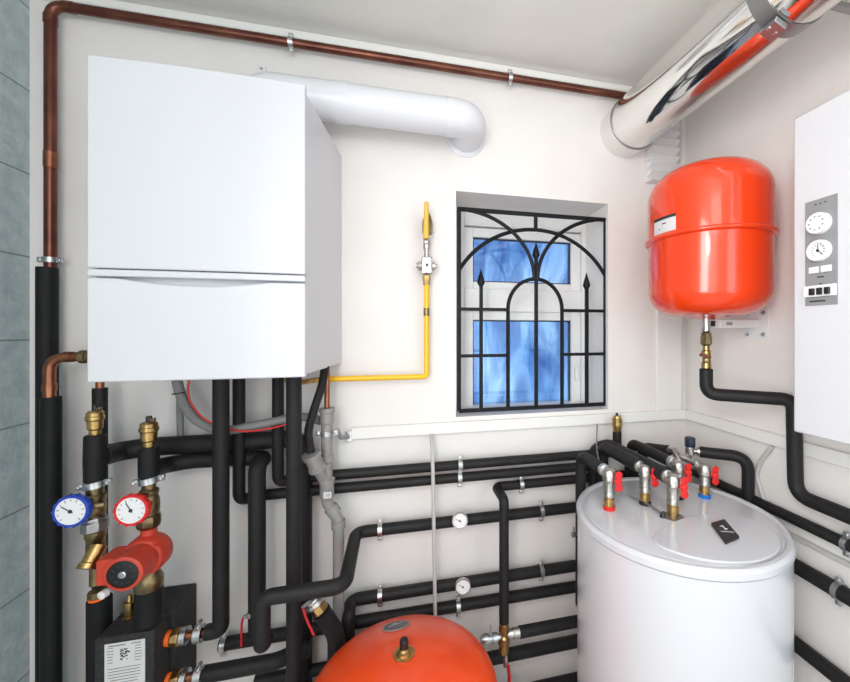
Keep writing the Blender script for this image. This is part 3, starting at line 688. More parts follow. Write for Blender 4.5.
# lower unions and black sleeves
lf = thing('pipe_union', (kr.x, PY, W(149, 592, PY).z), 'brass union under the orange pump on a black sleeve', 'pipe union')
obj('union_nut', col([(9, 567), (11, 571), (15.5, 578), (15.5, 587), (13, 590)], 'r', 24), 'brass_dark', lf)
tag(obj('pipe_sleeve', col([(13.5, 587), (15, 588), (15, 622)], 'r'), 'foam_thick'), 'short thick black sleeve standing on the manifold box under the pump', 'pipe')
zl = W(99, 598, 1.44).z; ksx = W(99.5, 598, 1.44).x
tag(obj('pipe_sleeve', lathe(NB(), [(.030, -zl+.003), (.030, -.002), (.028, 0), (.012, .001)], (ksx, 1.44, zl), n=28), 'foam_thick'), 'thick black sleeve left of the manifold box, open at the top', 'pipe')
lu = thing('pipe_union', (ksx, 1.44, zl), 'dark brass nut with orange washer on top of the left black sleeve', 'pipe union')
obj('washer', lathe(NB(), [(.021, 0), (.021, .007), (.018, .008)], (ksx-.002, 1.435, zl+.001), n=24), 'orange_plastic', lu)
obj('union_nut', lathe(NB(), [(.02, .008), (.024, .01), (.024, .027), (.018, .029)], (ksx-.002, 1.435, zl), n=8), 'brass_dark', lu, .002)
# manifold box
mt_ = EYE-.892
x0m, x1m = -.857, -.709; y0m, y1m = 1.352, WY-.004
mb = thing('manifold_box', ((x0m+x1m)/2, y1m, .35), 'black foam manifold box with a white printed label, below the pump', 'manifold')
bm = NB(); box2(bm, (x0m, y0m-.0, .35), (x1m, y0m+.085, mt_)); obj('front_shell', bm, 'epp', mb, .006)
bm = NB(); box2(bm, (x0m, y0m+.0865, .35), (x1m+.012, y1m, mt_)); obj('rear_shell', bm, 'epp', mb, .006)
la = W(104.5, 645, y0m-.0015); lb_ = W(145, 640, y0m-.0015)
pl = obj('label', box2(NB(), (la.x, y0m-.0018, la.z-.14), (lb_.x, y0m-.0002, la.z)), 'paper', mb)
bm = NB(); cxm = (la.x+lb_.x)/2; wl = lb_.x-la.x
random.seed(7)
def strip(x, z, w_, h_): box(bm, (x, y0m-.0021, z), (w_, .0005, h_))
strip(la.x+wl*.3, la.z-.007, wl*.42, .0022); strip(la.x+wl*.78, la.z-.007, wl*.25, .0018)
for k in range(6):
    z = la.z-.013-.0085*k; strip(la.x+wl*.14, z, wl*(.12+.08*random.random()), .0012); strip(la.x+wl*.83, z-.002, wl*(.14+.1*random.random()), .0012)
for k in range(26):
    a = random.random()*2*pi; rr = random.random()**.7; strip(cxm+wl*.14*rr*math.cos(a), la.z-.034+.020*rr*math.sin(a), .002+.005*random.random(), .0015+.003*random.random())
for k in range(7): strip(cxm-wl*.02, la.z-.074-.0085*k, wl*(.55+.3*random.random()), .0012)
obj('label_print', bm, 'ink', pl)
bf = thing('bleed_fitting', W(129, 616, 1.40), 'small brass fitting standing on the manifold box between the sleeves', 'fitting')
q = Z(130, 617, mt_)
obj('fitting_body', lathe(NB(), [(.017, 0), (.017, .004), (.0135, .005), (.0135, .018), (.015, .019), (.015, .05), (.010, .052), (.007, .07), (0, .072)], (q.x, q.y, mt_), n=18), 'brass', bf)
# manifold outlets
for zz, lb in ((zo1, 'brass and silver union with orange ring at the upper manifold outlet'), (zo2, 'brass and silver union with orange ring at the lower manifold outlet')):
    x = x1m; t = thing('pipe_union', (x, 1.42, zz), lb, 'pipe union')
    obj('washer', lathe(NB(), [(.022, 0), (.022, .016), (.018, .017)], (x-.004, 1.42, zz), (1, 0, 0), 24), 'orange_plastic', t)
    obj('union_nut', lathe(NB(), [(.02, 0), (.0265, .002), (.0265, .024), (.022, .026)], (x+.012, 1.42, zz), (1, 0, 0), 8), 'brass', t, .002)
    obj('collar', lathe(NB(), [(.018, 0), (.026, .001), (.026, .017), (.018, .019)], (x+.039, 1.42, zz), (1, 0, 0), 24), 'steel', t)
    obj('copper_tail', lathe(NB(), [(.0135, 0), (.0135, .06)], (x+.05, 1.42, zz), (1, 0, 0), 18), 'copper', t)
    obj('end_clamp', ring(NB(), (x+.088, 1.42, zz), (1, 0, 0), .0235, .02, .003), 'steel', t)
    obj('clamp_screw', lathe(NB(), [(.004, -.006), (.004, .022), (.006, .023), (.006, .028)], (x+.088, 1.41, zz+.028), (.5, -.3, 1), 8), 'steel', t)
# small valves with red levers behind/before the uprights
def lever_valve(p, d, label, lever_pts, br='brass', k=1.0):
    t = thing('ball_valve', p, label, 'valve'); d = Vector(d).normalized()
    obj('valve_body', lathe(NB(), [(.012*k, 0), (.017*k, .002), (.017*k, .010), (.0195*k, .012), (.0195*k, .024), (.015*k, .026)], p, d, 18), 'chrome', t)
    obj('union_nut', lathe(NB(), [(.015*k, .026), (.0165*k, .028), (.0165*k, .05), (.014*k, .052)], p, d, 8), br, t)
    L = smooth_path(lever_pts, 6)
    obj('lever', sweep(NB(), L, .0055, 10, .6), 'red_grip', t)
    obj('lever_arm', sweep(NB(), [lever_pts[0]+(lever_pts[0]-lever_pts[1]).normalized()*.002, (lever_pts[0]+p)/2+Vector((0, -.004, .004)), p+d*.02], .005, 8), 'steel', t)
    return t
va = W(312, 599, 1.36)
vb = W(327, 619, 1.35); dv_ = vb-va
lever_valve(va, dv_, 'ball valve with a red lever hanging beside the tall upright, left of the orange vessel', [W(303, 608, 1.30), W(307, 620, 1.295), W(314, 635, 1.29)], k=1.55)
ve = va+dv_.normalized()*.05
pipe([ve, W(336.5, 634, 1.375), W(336, 690, 1.375)], .0275, 'short thick black insulated elbow leaving the red-lever ball valve', .035)
vc = W(251, 614, 1.42)
lever_valve(W(247, 615, 1.44), (1, .0, 0), 'silver valve with a straight red lever, half hidden behind a black upright', [W(243, 618, 1.42), W(241.5, 626, 1.42), W(241.5, 646, 1.42)], k=.7)
# brass cross valve at the bottom of the thin upright
cz_ = z6; cxv = xv6
cv = thing('cross_valve', (cxv, 1.41, W(505, 668, 1.41).z), 'small brass cross valve with silver ends right of the orange vessel', 'valve')
def cvz(py): return W(505, py, 1.41).z
bm = NB(); lathe(bm, [(.015, cvz(622)), (.021, cvz(626)), (.021, cvz(631)), (.016, cvz(632)), (.016, cvz(634)), (.023, cvz(636)), (.023, cvz(643)), (.016, cvz(645)), (.021, cvz(648)), (.018, cvz(652)), (.010, cvz(653))][::-1], (cxv, 1.41, 0), n=8); obj('valve_body', bm, 'brass', cv, .0015)
bm = NB(); lathe(bm, [(.013, .012), (.017, .02), (.017, .035), (.019, .037), (.019, .068), (.015, .07)], (cxv, 1.41, cz_), (1, 0, 0), 16); obj('outlet_nut', bm, 'chrome', cv)
bm = NB(); lathe(bm, [(.011, .012), (.011, .025), (.018, .027), (.018, .045), (.013, .047), (.013, .06), (.019, .062), (.019, .075), (.012, .09)], (cxv, 1.41, cz_-.004), (-1, 0, 0), 16); obj('outlet_nut', bm, 'steel', cv)
bm = NB(); box(bm, (cxv-.052, 1.405, cz_+.032), (.008, .006, .05)); obj('wing_screw', bm, 'steel', cv, .002)
bm = NB(); lathe(bm, [(.009, 0), (.009, .045)], (cxv+.004, 1.40, cvz(664)), n=10); obj('valve_stem', bm, 'chrome', cv)
obj('lever', sweep(NB(), [Vector((cxv+.01, 1.385, cvz(661))), Vector((cxv+.012, 1.38, cvz(670))), Vector((cxv+.012, 1.38, cvz(700)))], .010, 10, .6), 'red_grip', cv)

# ------------------------------------------------------------ orange floor vessel
AX = Z(404, 654, .66)
fvx, fvy, fvz = AX.x, AX.y, .66
fv = thing('expansion_vessel', (fvx, fvy, 0), 'large orange floor vessel with a domed top and black capped nipple', 'expansion vessel')
prof = []
Rs = .52
for k in range(12):
    r = .2*k/11; prof.append((r, fvz-(Rs-math.sqrt(Rs*Rs-r*r))))
zk = prof[-1][1]
for k in range(1, 11):
    a = math.radians(67-67*k/10)
    prof.append((.2+.076*(math.cos(a)-math.cos(math.radians(67)))/(1-math.cos(math.radians(67))), zk-.085*(math.sin(math.radians(67))-math.sin(a))/math.sin(math.radians(67))))
ztop = prof[-1][1]
prof += [(.276, .36), (.282, .355), (.282, .345), (.276, .34), (.276, .23), (.24, .17), (.17, .13), (0, .11)]
bm = NB(); lathe(bm, prof[::-1], (fvx, fvy, 0), n=72); obj('vessel_body', bm, 'orange_matt', fv, ang=60)
bm = NB(); lathe(bm, [(.031, fvz-.006), (.031, fvz+.003), (.022, fvz+.004), (.021, fvz+.010), (.015, fvz+.012), (.012, fvz+.02)], (fvx, fvy, 0), n=28); obj('nipple_base', bm, 'brass', fv)
bm = NB(); lathe(bm, [(.0115, fvz+.012), (.0125, fvz+.014), (.0125, fvz+.038), (.0105, fvz+.044), (0, fvz+.045)], (fvx, fvy, 0), n=20); obj('nipple_cap', bm, 'black_plastic', fv)
# oval sticker following the dome
lc_ = Z(396, 626, fvz-.02); ddx, ddy = lc_.x-fvx, lc_.y-fvy
def dome(x, y):
    r2 = (x-fvx)**2+(y-fvy)**2; r = math.sqrt(r2)
    for (ra, za), (rb, zb_) in zip(prof, prof[1:]):
        if ra <= r <= rb: return za+(zb_-za)*(r-ra)/(rb-ra)
    return fvz-.1
def oval(rx, ry, th, m, name, par, cx_=0, cy_=0):
    bm = NB(); rings = []
    for j in range(7):
        s = j/6
        rings.append([bm.verts.new((lc_.x+cx_+rx*s*math.cos(2*pi*k/28), lc_.y+cy_+ry*s*math.sin(2*pi*k/28), dome(lc_.x+cx_+rx*s*math.cos(2*pi*k/28), lc_.y+cy_+ry*s*math.sin(2*pi*k/28))+th)) for k in range(28)])
    for a, b in zip(rings[1:], rings[2:]):
        for k in range(28): bm.faces.new((a[k], a[(k+1) % 28], b[(k+1) % 28], b[k]))
    c0 = bm.verts.new((lc_.x+cx_, lc_.y+cy_, dome(lc_.x+cx_, lc_.y+cy_)+th))
    for v in rings[0]: bm.verts.remove(v)
    for k in range(28): bm.faces.new((c0, rings[1][k], rings[1][(k+1) % 28]))
    r = bmesh.ops.extrude_face_region(bm, geom=bm.faces[:]); vs = [e for e in r['geom'] if isinstance(e, bmesh.types.BMVert)]
    bmesh.ops.translate(bm, verts=vs, vec=(0, 0, -.004))
    return obj(name, bm, m, par)
ob = oval(.043, .031, .0045, 'panel_grey', 'badge_rim', fv); ov = oval(.040, .028, .0055, 'label_dark', 'badge', fv)
bm = NB()
for a, b in (((-.022, -.010), (-.002, .012)), ((-.002, .012), (.004, -.004)), ((.004, -.004), (.02, .010)), ((-.012, -.002), (.010, .004))):
    p = Vector((lc_.x+a[0], lc_.y+a[1], 0)); q = Vector((lc_.x+b[0], lc_.y+b[1], 0)); p.z = dome(p.x, p.y)+.0062; q.z = dome(q.x, q.y)+.0062
    B = basis(q-p); box(bm, (p+q)/2, (.003, .001, (q-p).length), B)
obj('badge_mark', bm, 'steel', ov)
for k in range(3):
    a = pi/2+2*pi*k/3; bm = NB(); x = fvx+.21*math.cos(a); y = fvy+.21*math.sin(a)
    lathe(bm, [(.02, 0), (.02, .006), (.012, .008), (.012, .2)], (x, y, 0), n=12); obj('leg', bm, 'orange_matt', fv)

# ------------------------------------------------------------ white cylinder tank
TX, TY, TR, TZ = .905, 1.118, .3215, EYE-.609
tk = thing('water_tank', (TX, TY, 0), 'large white cylindrical hot water tank with a stepped round lid', 'water tank')
bm = NB(); lathe(bm, [(TR-.02, .03), (TR-.003, .035), (TR-.004, TZ-.030), (TR-.010, TZ-.029), (TR-.010, TZ-.024)], (TX, TY, 0), n=96); obj('tank_body', bm, 'enamel', tk)
bm = NB(); lathe(bm, [(TR-.012, TZ-.025), (TR, TZ-.025), (TR, TZ-.008), (TR-.003, TZ-.002), (TR-.008, TZ+.002), (TR-.018, TZ+.002), (TR-.023, TZ-.001), (TR-.025, TZ-.006), (TR-.029, TZ-.006), (TR-.033, TZ-.002), (TR-.045, TZ), (0, TZ)], (TX, TY, 0), n=96); obj('lid', bm, 'enamel', tk, ang=25)
# raised cover on the lid: segment shaped
ctrl = [(652, 537), (657, 543.5), (667, 548.5), (690, 556), (715, 560.5), (740, 562), (762, 559.5), (777, 552), (781, 542), (773, 529), (755, 519), (730, 514), (700, 514.5), (672, 522)]
cvp = [Vector((p.x, p.y, TZ-.003)) for p in smooth_path([Z(x, y, TZ+.005) for x, y in ctrl+ctrl[:1]], 5)[:-1]]
bm = NB(); prism(bm, cvp, (0, 0, .008)); obj('lid_cover', bm, 'enamel', tk, .003)
bm = NB(); lathe(bm, [(TR-.05, 0), (TR-.05, .03)], (TX, TY, 0), n=48); obj('plinth', bm, 'black_plastic', tk)
cpz = TZ+.005
cc = Z(724, 535.5, cpz)
t = thing('tank_control', cc, 'small black rectangular thermostat plate lying on the white tank lid', 'thermostat')
kc = [Z(x, y, cpz) for x, y in ((711, 525.5), (724.5, 521.5), (739.5, 539), (725.5, 545))]
cc = sum(kc, Vector())/4
ly = ((kc[0]+kc[1])-(kc[2]+kc[3])).normalized(); lx = ly.cross(Vector((0, 0, 1))); Bz = Matrix((lx, ly, Vector((0, 0, 1)))).transposed()
bm = NB(); prism(bm, [p-Vector((0, 0, .001)) for p in kc], (0, 0, .011)); pb = obj('control_plate', bm, 'black_plastic', t, .003)
bm = NB()
box(bm, cc+Bz@Vector((0, -.018, .0112)), (.036, .0012, .0008), Bz)
for dx, dy_, sx, sy in ((0, .006, .0035, .026), (-.004, .014, .008, .004), (.004, .0, .008, .004)):
    box(bm, cc+Bz@Vector((dx, dy_, .0112)), (sx, sy, .0008), Bz)
obj('control_print', bm, 'dial_face', pb)

# tank fittings
def tank_valve(base, toppy, basecol, label, base_m, hx=.02, handle=True, pipe_z=None, flange=False):
    t = thing('angle_valve', base, label, 'valve', None)
    s = px2m(base); H = pipe_z-base.z
    b = base
    if flange: obj('flange', lathe(NB(), [(.034, -.002), (.034, .003), (.030, .005), (.02, .006)], b, n=32), 'strap_steel', t)
    else: obj('base_ring', lathe(NB(), [(.0205, -.003), (.0205, .011), (.017, .013)], b, n=24), base_m, t)
    obj('brass_tail', lathe(NB(), [(.0165, .006), (.0165, .02), (.0185, .022), (.0185, .038), (.016, .040), (.016, .044)], b, n=20), 'brass', t)
    bm = NB(); lathe(bm, [(.016, .042), (.019, .045), (.019, .055), (.0185, .057), (.0185, H-.026), (.022, H-.022), (.022, H+.006), (.018, H+.012), (0, H+.014)], b, n=20)
    obj('valve_body', bm, 'chrome', t)
    e = Vector((b.x, b.y, pipe_z))
    bm = NB(); lathe(bm, [(.015, .01), (.015, .022), (.0215, .024), (.0215, .040), (.018, .042)], e, (0, 1, 0), 20); obj('outlet_nut', bm, 'chrome', t)
    if handle:
        hd = Vector((.05, -.995, .0)).normalized(); hc = Vector((b.x+.015, b.y, b.z+H-.018))+hd*.029
        obj('handle_stem', lathe(NB(), [(.007, 0), (.007, .025)], Vector((b.x+.015, b.y, hc.z))+hd*.008, hd, 12), 'brass', t)
        bm = NB(); lathe(bm, [(.012, -.006), (.012, .008), (.008, .011)], hc, hd, 16)
        up = Vector((0, 0, 1)); sd = up.cross(hd)
        B = Matrix((sd, up, hd)).transposed()
        for ss in (-1, 1):
            ww = []
            for k in range(9):
                a = math.radians(-60+120*k/8); ww.append(hc+up*ss*(.014+.020*math.cos(a))*1.0+sd*(.016*math.sin(a)))
            ww += [hc+sd*.006, hc-sd*.006][::1]
            prism(bm, ww, hd*.008)
        obj('butterfly_handle', bm, 'red_plastic', t, .0015)
    return t
bA = Z(609, 509, TZ); zA = W(601, 474, bA.y).z
tank_valve(bA, 0, 0, 'angle valve with red butterfly handle and red base ring, leftmost on the tank lid', 'red_plastic', pipe_z=zA)
yA = 1.405
pipe([Vector((bA.x, bA.y+.034, zA)), Vector((bA.x, yA, zA)), Vector((bA.x, yA, z5+.02))], .0205, 'black insulated pipe from the leftmost tank valve, dropping beside the tank', [.05])
bB = Z(645, 504, TZ); zB = W(636, 470, bB.y).z
tank_valve(bB, 0, 0, 'red-handled angle valve on a black base, second from left on the tank lid', 'black_plastic', pipe_z=zB)
pipe([Vector((bB.x, bB.y+.034, zB)), Vector((bB.x, 1.49, zB)), Vector((bB.x, 1.49, H2[0].z-.12))], .025, 'thick black insulated pipe from the second tank valve back to the wall', [.05])
bC = Z(673, 517, TZ-.001); zC = W(664, 480, bC.y).z
tank_valve(bC, 0, 0, 'angle valve with red butterfly handle on the round grey flange, centre of the tank lid', 'black_plastic', pipe_z=zC, flange=True)
pipe([Vector((bC.x, bC.y+.034, zC)), Vector((bC.x, 1.50, zC)), Vector((bC.x-.05, 1.53, zC-.03)), Vector((bC.x-.05, 1.53, zC-.2))], .025, 'thick black insulated pipe from the centre tank valve back to the wall', [.03, .03])
bD = Z(678, 498, TZ); zD = W(668, 466, bD.y).z
tank_valve(bD, 0, 0, 'angle valve with red butterfly handle hidden behind the centre tank valve', 'black_plastic', pipe_z=zD)
pipe([Vector((bD.x, bD.y+.034, zD)), Vector((bD.x, 1.50, zD)), Vector((bD.x+.0, 1.53, zD-.2))], .021, 'thinner black pipe from the rear tank valve back to the wall', [.03])
# cold inlet with safety valve
bE = Z(704.5, 497, TZ); zE = W(704, 468, bE.y).z
tE = tank_valve(bE, 0, 0, 'angle valve with red butterfly handle and blue base ring, rightmost on the tank lid', 'blue_bright', pipe_z=zE-.0)
sv = Vector((bE.x+.0, bE.y+.125, 0)); svt = W(690, 438, sv.y); svx = svt.x
zarm = W(697, 450, sv.y).z
t = thing('safety_valve', (svx, sv.y, zE), 'chrome safety valve with a dark blue cap behind the rightmost tank valve', 'valve')
obj('inlet_pipe', tube(NB(), [Vector((bE.x, bE.y+.038, zE)), Vector((bE.x, sv.y, zE)), Vector((svx, sv.y+.0, zE)), Vector((svx, sv.y, zarm+.01))], .011, .01, 14), 'chrome', t)
obj('valve_body', lathe(NB(), [(.012, zE+.012), (.017, zE+.016), (.017, zE+.032), (.012, zE+.036), (.012, zarm-.018), (.018, zarm-.014), (.018, zarm+.016), (.013, zarm+.02)], (svx, sv.y, 0), n=16), 'chrome', t)
obj('cap', lathe(NB(), [(.019, zarm+.016), (.020, zarm+.019), (.020, zarm+.050), (.017, zarm+.055)], (svx, sv.y, 0), n=8), 'navy_plastic', t, .002)
tgt = Vector((1.300, 1.20, zarm)); dd = (tgt-Vector((svx, sv.y, zarm))).normalized()
obj('outlet_nut', lathe(NB(), [(.010, .012), (.010, .022), (.017, .024), (.017, .036), (.012, .038)], (svx, sv.y, zarm), dd, 16), 'chrome', t)
s0 = Vector((svx, sv.y, zarm))+dd*.034
pipe([s0, tgt, Vector((1.298, 1.20, .78))], .0215, 'black insulated pipe from the safety valve, bent down beside the right wall', [.055])
# silver elbow with black stub between tank valves
eb = thing('steel_elbow', W(675, 455, 1.33), 'bare silver elbow pipe coming out of a black stub behind the tank valves', 'pipe')
e0 = W(666, 450, 1.40); e1 = W(677, 462, 1.30)
obj('elbow_pipe', sweep(NB(), smooth_path([e0, W(673, 450, 1.37), W(678, 458, 1.33), Vector((W(679, 472, 1.31).x, 1.30, W(679, 472, 1.31).z))], 8), .0145, 16), 'chrome', eb)
k0 = W(652, 452, 1.47)
pipe([Vector((k0.x-.0, 1.545, k0.z-.18)), Vector((k0.x, 1.54, k0.z)), W(668, 451, 1.385)], .0235, 'black stub bending down behind the tank valves, ending in a silver elbow', [.05])
# air vent above the tank
vt = W(617, 432, 1.50)
t = thing('air_vent', vt, 'brass automatic air vent standing on a black riser behind the tank', 'air vent')
s = px2m(vt)
obj('vent_body', lathe(NB(), [(r*s, (432-py)*s) for r, py in ((4, 432.5), (4.4, 428), (5, 425), (4.8, 422), (5.2, 421.5), (5.2, 418.5), (4, 418), (3.8, 415.5), (0, 415.5))], vt, n=20), 'brass', t)
obj('vent_cap', lathe(NB(), [(1.3*s, 16*s), (1.3*s, 19*s), (0, 19.2*s)], vt, n=10), 'black_plastic', t)
pipe([vt+Vector((0, 0, .003)), Vector((vt.x, 1.50, zarm-.02))], .0185, 'short black insulated riser under the brass vent behind the tank')
# sensor cable
sc0 = Z(664, 517, TZ)
hose([W(597, 424, 1.55), W(597, 448, 1.50), W(601, 466, 1.36), W(607, 478, 1.24)+Vector((.02, 0, 0)), Z(622, 492, TZ+.02), Z(640, 499, TZ+.012)-Vector((0, .03, 0)), sc0+Vector((0, 0, .006))], .0035, 'thin grey sensor cable lying across the tank lid', 'strap_steel', 'cable', name='sensor_cable', n=8)
o = obj('sensor_plug', lathe(NB(), [(.011, 0), (.010, .004), (.004, .02), (0, .021)], sc0-Vector((.004, 0, .002)), (0, 0, 1), 14), 'black_plastic'); tag(o, 'small black cone plug where the sensor cable enters the tank lid', 'plug')
# small drain cock on the left tank pipe
p = Vector((bA.x, yA, W(574, 533, yA).z)); t = thing('drain_cock', p, 'tiny silver drain cock on the upright beside the tank', 'valve')
obj('cock_body', lathe(NB(), [(.008, .018), (.008, .034), (.010, .036), (.010, .044), (.006, .046)], p, (-1, -.3, 0), 12), 'steel', t)
bm = NB(); box(bm, p+Vector((-.036, -.012, .016)), (.006, .006, .03)); obj('cock_key', bm, 'steel', t, .001)
# grey cable loop on right wall
hose([R(772, 446, WX-.012), R(769, 451, WX-.014), R(762, 460, WX-.012), R(757, 474, WX-.01), R(760, 487, WX-.01), R(764, 500, WX-.01)], .008, 'grey cable looping down the right wall under the shelf trim', 'pale_conduit', 'cable', name='cable')
o = obj('cable_duct', box2(NB(), (WX-.012, -.1, EYE-.715), (WX, 1.2, EYE-.70)), 'pale_conduit', None, .002); tag(o, 'thin grey cable duct along the right wall under the upper black pipe', 'conduit')

# ------------------------------------------------------------ orange wall vessel
VX, VY, VR = 1.105, 1.19, .203
ov_ = thing('expansion_vessel', (WX, VY, EYE+.08), 'glossy orange expansion vessel hanging on the right wall', 'expansion vessel')
def dm(p): return p
zs = EYE+.335; zbm = EYE+.050; ztp = EYE+.612
prof = [(0, zbm-.004), (.03, zbm-.004), (.05, zbm), (.10, zbm+.008)]
for k in range(1, 9):
    a = pi/2*k/8; prof.append((.10+(VR-.103)*math.sin(a), zbm+.008+.088*(1-math.cos(a))))
prof += [(VR-.003, zs-.006), (VR-.003, zs)]
obj('lower_shell', lathe(NB(), prof, (VX, VY, 0), n=72), 'orange_paint', ov_, ang=60)
prof = [(VR, zs), (VR, ztp-.125)]
for k in range(1, 9):
    a = pi/2*k/8; prof.append((VR-.105*(1-math.cos(a)), ztp-.125+.104*math.sin(a)))
prof += [(.06, ztp-.006), (0, ztp)]
obj('upper_shell', lathe(NB(), prof, (VX, VY, 0), n=72), 'orange_paint', ov_, ang=60)
bm = NB(); pr = [(VR-.004+.0155*math.cos(a), zs+.009*math.sin(a)) for a in [2*pi*k/14 for k in range(14)]]
rings = [[bm.verts.new((VX+r*math.cos(2*pi*k/72), VY+r*math.sin(2*pi*k/72), z)) for k in range(72)] for r, z in pr]
for i in range(14):
    a, b = rings[i], rings[(i+1) % 14]
    for k in range(72): bm.faces.new((a[k], a[(k+1) % 72], b[(k+1) % 72], b[k]))
obj('seam_bead', bm, 'orange_paint', ov_, ang=60)
# curved sticker
def curved(a0, a1, z0, z1, r, m, name, par):
    bm = NB(); n = 12; A = [[bm.verts.new((VX+rr*math.cos(a0+(a1-a0)*k/n), VY+rr*math.sin(a0+(a1-a0)*k/n), z)) for k in range(n+1)] for rr, z in ((r, z0), (r, z1), (r-.004, z1), (r-.004, z0))]
    for i in range(4):
        for k in range(n): bm.faces.new((A[i][k], A[i][k+1], A[(i+1) % 4][k+1], A[(i+1) % 4][k]))
    bm.faces.new([A[i][0] for i in range(4)]); bm.faces.new([A[i][n] for i in range(4)][::-1]); return obj(name, bm, m, par)
aL = math.radians(172); aR = math.radians(200)
sk = curved(aL, aR, zs+.012, zs+.066, VR+.001, 'paper', 'sticker', ov_)
curved(aL, aR, zs+.058, zs+.068, VR+.0016, 'ink', 'sticker_header', sk)
curved(aL+.22, aL+.30, zs+.042, zs+.046, VR+.0016, 'ink', 'sticker_print', sk); curved(aL+.14, aL+.17, zs+.026, zs+.030, VR+.0016, 'ink', 'sticker_print', sk)
obj('stem', lathe(NB(), [(.012, 0), (.012, .03)], (VX-.005, VY, zbm-.02), n=16), 'orange_paint', ov_)
# valve under vessel
def sz(py): return W(706, py, 1.19).z
t = thing('service_valve', (stem.x, stem.y, sz(370)), 'brass valve with a small side lever under the orange wall vessel', 'valve')
obj('upper_nut', lathe(NB(), [(.010, sz(332)), (.015, sz(331)), (.015, sz(319)), (.010, sz(318))], (stem.x, stem.y, 0), n=20), 'steel', t)
obj('union_nut', lathe(NB(), [(.012, sz(346)), (.019, sz(344)), (.019, sz(337)), (.017, sz(336)), (.017, sz(333)), (.010, sz(332))], (stem.x, stem.y, 0), n=8), 'brass_dark', t)
obj('valve_body', lathe(NB(), [(.013, sz(369)), (.017, sz(368)), (.017, sz(363)), (.013, sz(362)), (.013, sz(356)), (.016, sz(355)), (.016, sz(351)), (.012, sz(350)), (.011, sz(345))], (stem.x, stem.y, 0), n=20), 'brass', t)
obj('lever', sweep(NB(), [Vector((stem.x+.004, stem.y-.016, sz(357))), Vector((stem.x-.02, stem.y-.024, sz(355.5))), Vector((stem.x-.052, stem.y-.040, sz(354))), Vector((stem.x-.066, stem.y-.045, sz(354)))], .006, 10, .6), 'copper', t)
obj('valve_stem', lathe(NB(), [(.009, 0), (.011, .012), (.010, .022), (.006, .024)], (stem.x-.006, stem.y-.006, sz(360)), (-.5, -1, 0), 12), 'brass_dark', t)
# wall bracket of the vessel
pc = R(757, 324, WX); zb_ = pc.z
t = thing('vessel_bracket', (WX, VY, zb_), 'white metal bracket bolted to the right wall, holding the vessel stem', 'bracket')
ya, yb_ = R(744, 324, WX).y, R(769, 324, WX).y
plate = obj('bracket_plate', box2(NB(), (WX-.004, min(ya, yb_), R(757, 338.5, WX).z), (WX, max(ya, yb_), R(757, 309, WX).z)), 'plastic_white', t, .001)
for yy in (.18, .82):
    for zz in (.14, .86):
        y = min(ya, yb_)+(max(ya, yb_)-min(ya, yb_))*yy; z = R(757, 338.5, WX).z+(R(757, 309, WX).z-R(757, 338.5, WX).z)*zz
        obj('bolt', lathe(NB(), [(.009, 0), (.009, .002), (.006, .0025), (.006, .008)], (WX-.004, y, z), (-1, 0, 0), 6), 'steel', t)
ar0 = Vector((stem.x+.02, VY, zb_)); ar1 = Vector((WX-.002, (ya+yb_)/2, zb_))
B = basis(ar1-ar0, (0, 0, 1)); L = (ar1-ar0).length
obj('bracket_arm', box(NB(), (ar0+ar1)/2+Vector((.012, 0, 0)), (.03, .030, L-.03), B), 'plastic_white', t, .002)
bm = NB(); box(bm, ar0+Vector((-.0, 0, 0)), (.018, .02, .026), B); obj('stem_clip', bm, 'black_plastic', t, .002)
bm = NB(); am = (ar0+ar1)/2; nside = B@Vector((-1, 0, 0))
nside = nside if nside.y < 0 else -nside
for k, (u, hgt) in enumerate(((-.062, .011), (-.055, .009), (-.048, .012), (-.040, .010))):
    box(bm, am+Vector((.012, 0, 0))+(ar1-ar0).normalized()*u+nside*.0152, (.0008, hgt, .004), B)
obj('bracket_print', bm, 'ink', t)

# ------------------------------------------------------------ electric box heater on right wall
ex = 1.09; e_top = 2.205
efar = R(793, 431.5, ex).y; ez0 = R(793, 431.5, ex).z
eb_ = thing('wall_heater', (WX, .65, ez0), 'white wall-mounted electric boiler with a grey control panel at the right edge', 'boiler')
obj('casing', box2(NB(), (ex, .42, ez0), (WX-.0005, efar, e_top)), 'boiler_white', eb_, .006)
pt0 = R(806, 203.5, ex); pt1 = R(836, 191, ex)
zpa, zpb = R(807, 203, ex).z, R(808, 306, ex).z
ypa, ypb = pt0.y, R(838, 200, ex).y
pn = obj('control_panel', box2(NB(), (ex-.003, min(ypa, ypb), zpb), (ex-.0002, max(ypa, ypb), zpa)), 'panel_grey', eb_)
py_ = (ypa+ypb)/2; pw = abs(ypa-ypb)
def pz_(u): return zpa+(zpb-zpa)*u
# knob
kr_ = pw*.36
obj('knob', lathe(NB(), [(kr_, 0), (kr_, .012), (kr_*.93, .016), (kr_*.90, .016)], (ex-.003, py_, pz_(.235)), (-1, 0, 0), 36), 'plastic_white', pn)
bm = NB()
for k in range(9):
    a = 2*pi*k/9; box(bm, (ex-.0193, py_+kr_*.62*math.cos(a), pz_(.235)+kr_*.62*math.sin(a)), (.0008, .004, .004))
obj('knob_marks', bm, 'panel_grey', pn)
g_ = bpy.data.objects.new('pressure_gauge', None); COL.objects.link(g_); g_.parent = pn; g_.location = Vector((0, 0, 0))
bm = NB(); c = Vector((ex-.003, py_, pz_(.49))); lathe(bm, [(kr_, 0), (kr_, .01), (kr_*.93, .014), (kr_*.74, .014), (kr_*.72, .008)], c, (-1, 0, 0), 36); gc_ = obj('gauge_case', bm, 'plastic_white', pn)
bpy.data.objects.remove(g_)
obj('gauge_face', lathe(NB(), [(kr_*.72, .006), (kr_*.72, .009)], c, (-1, 0, 0), 36), 'dial_face', gc_)
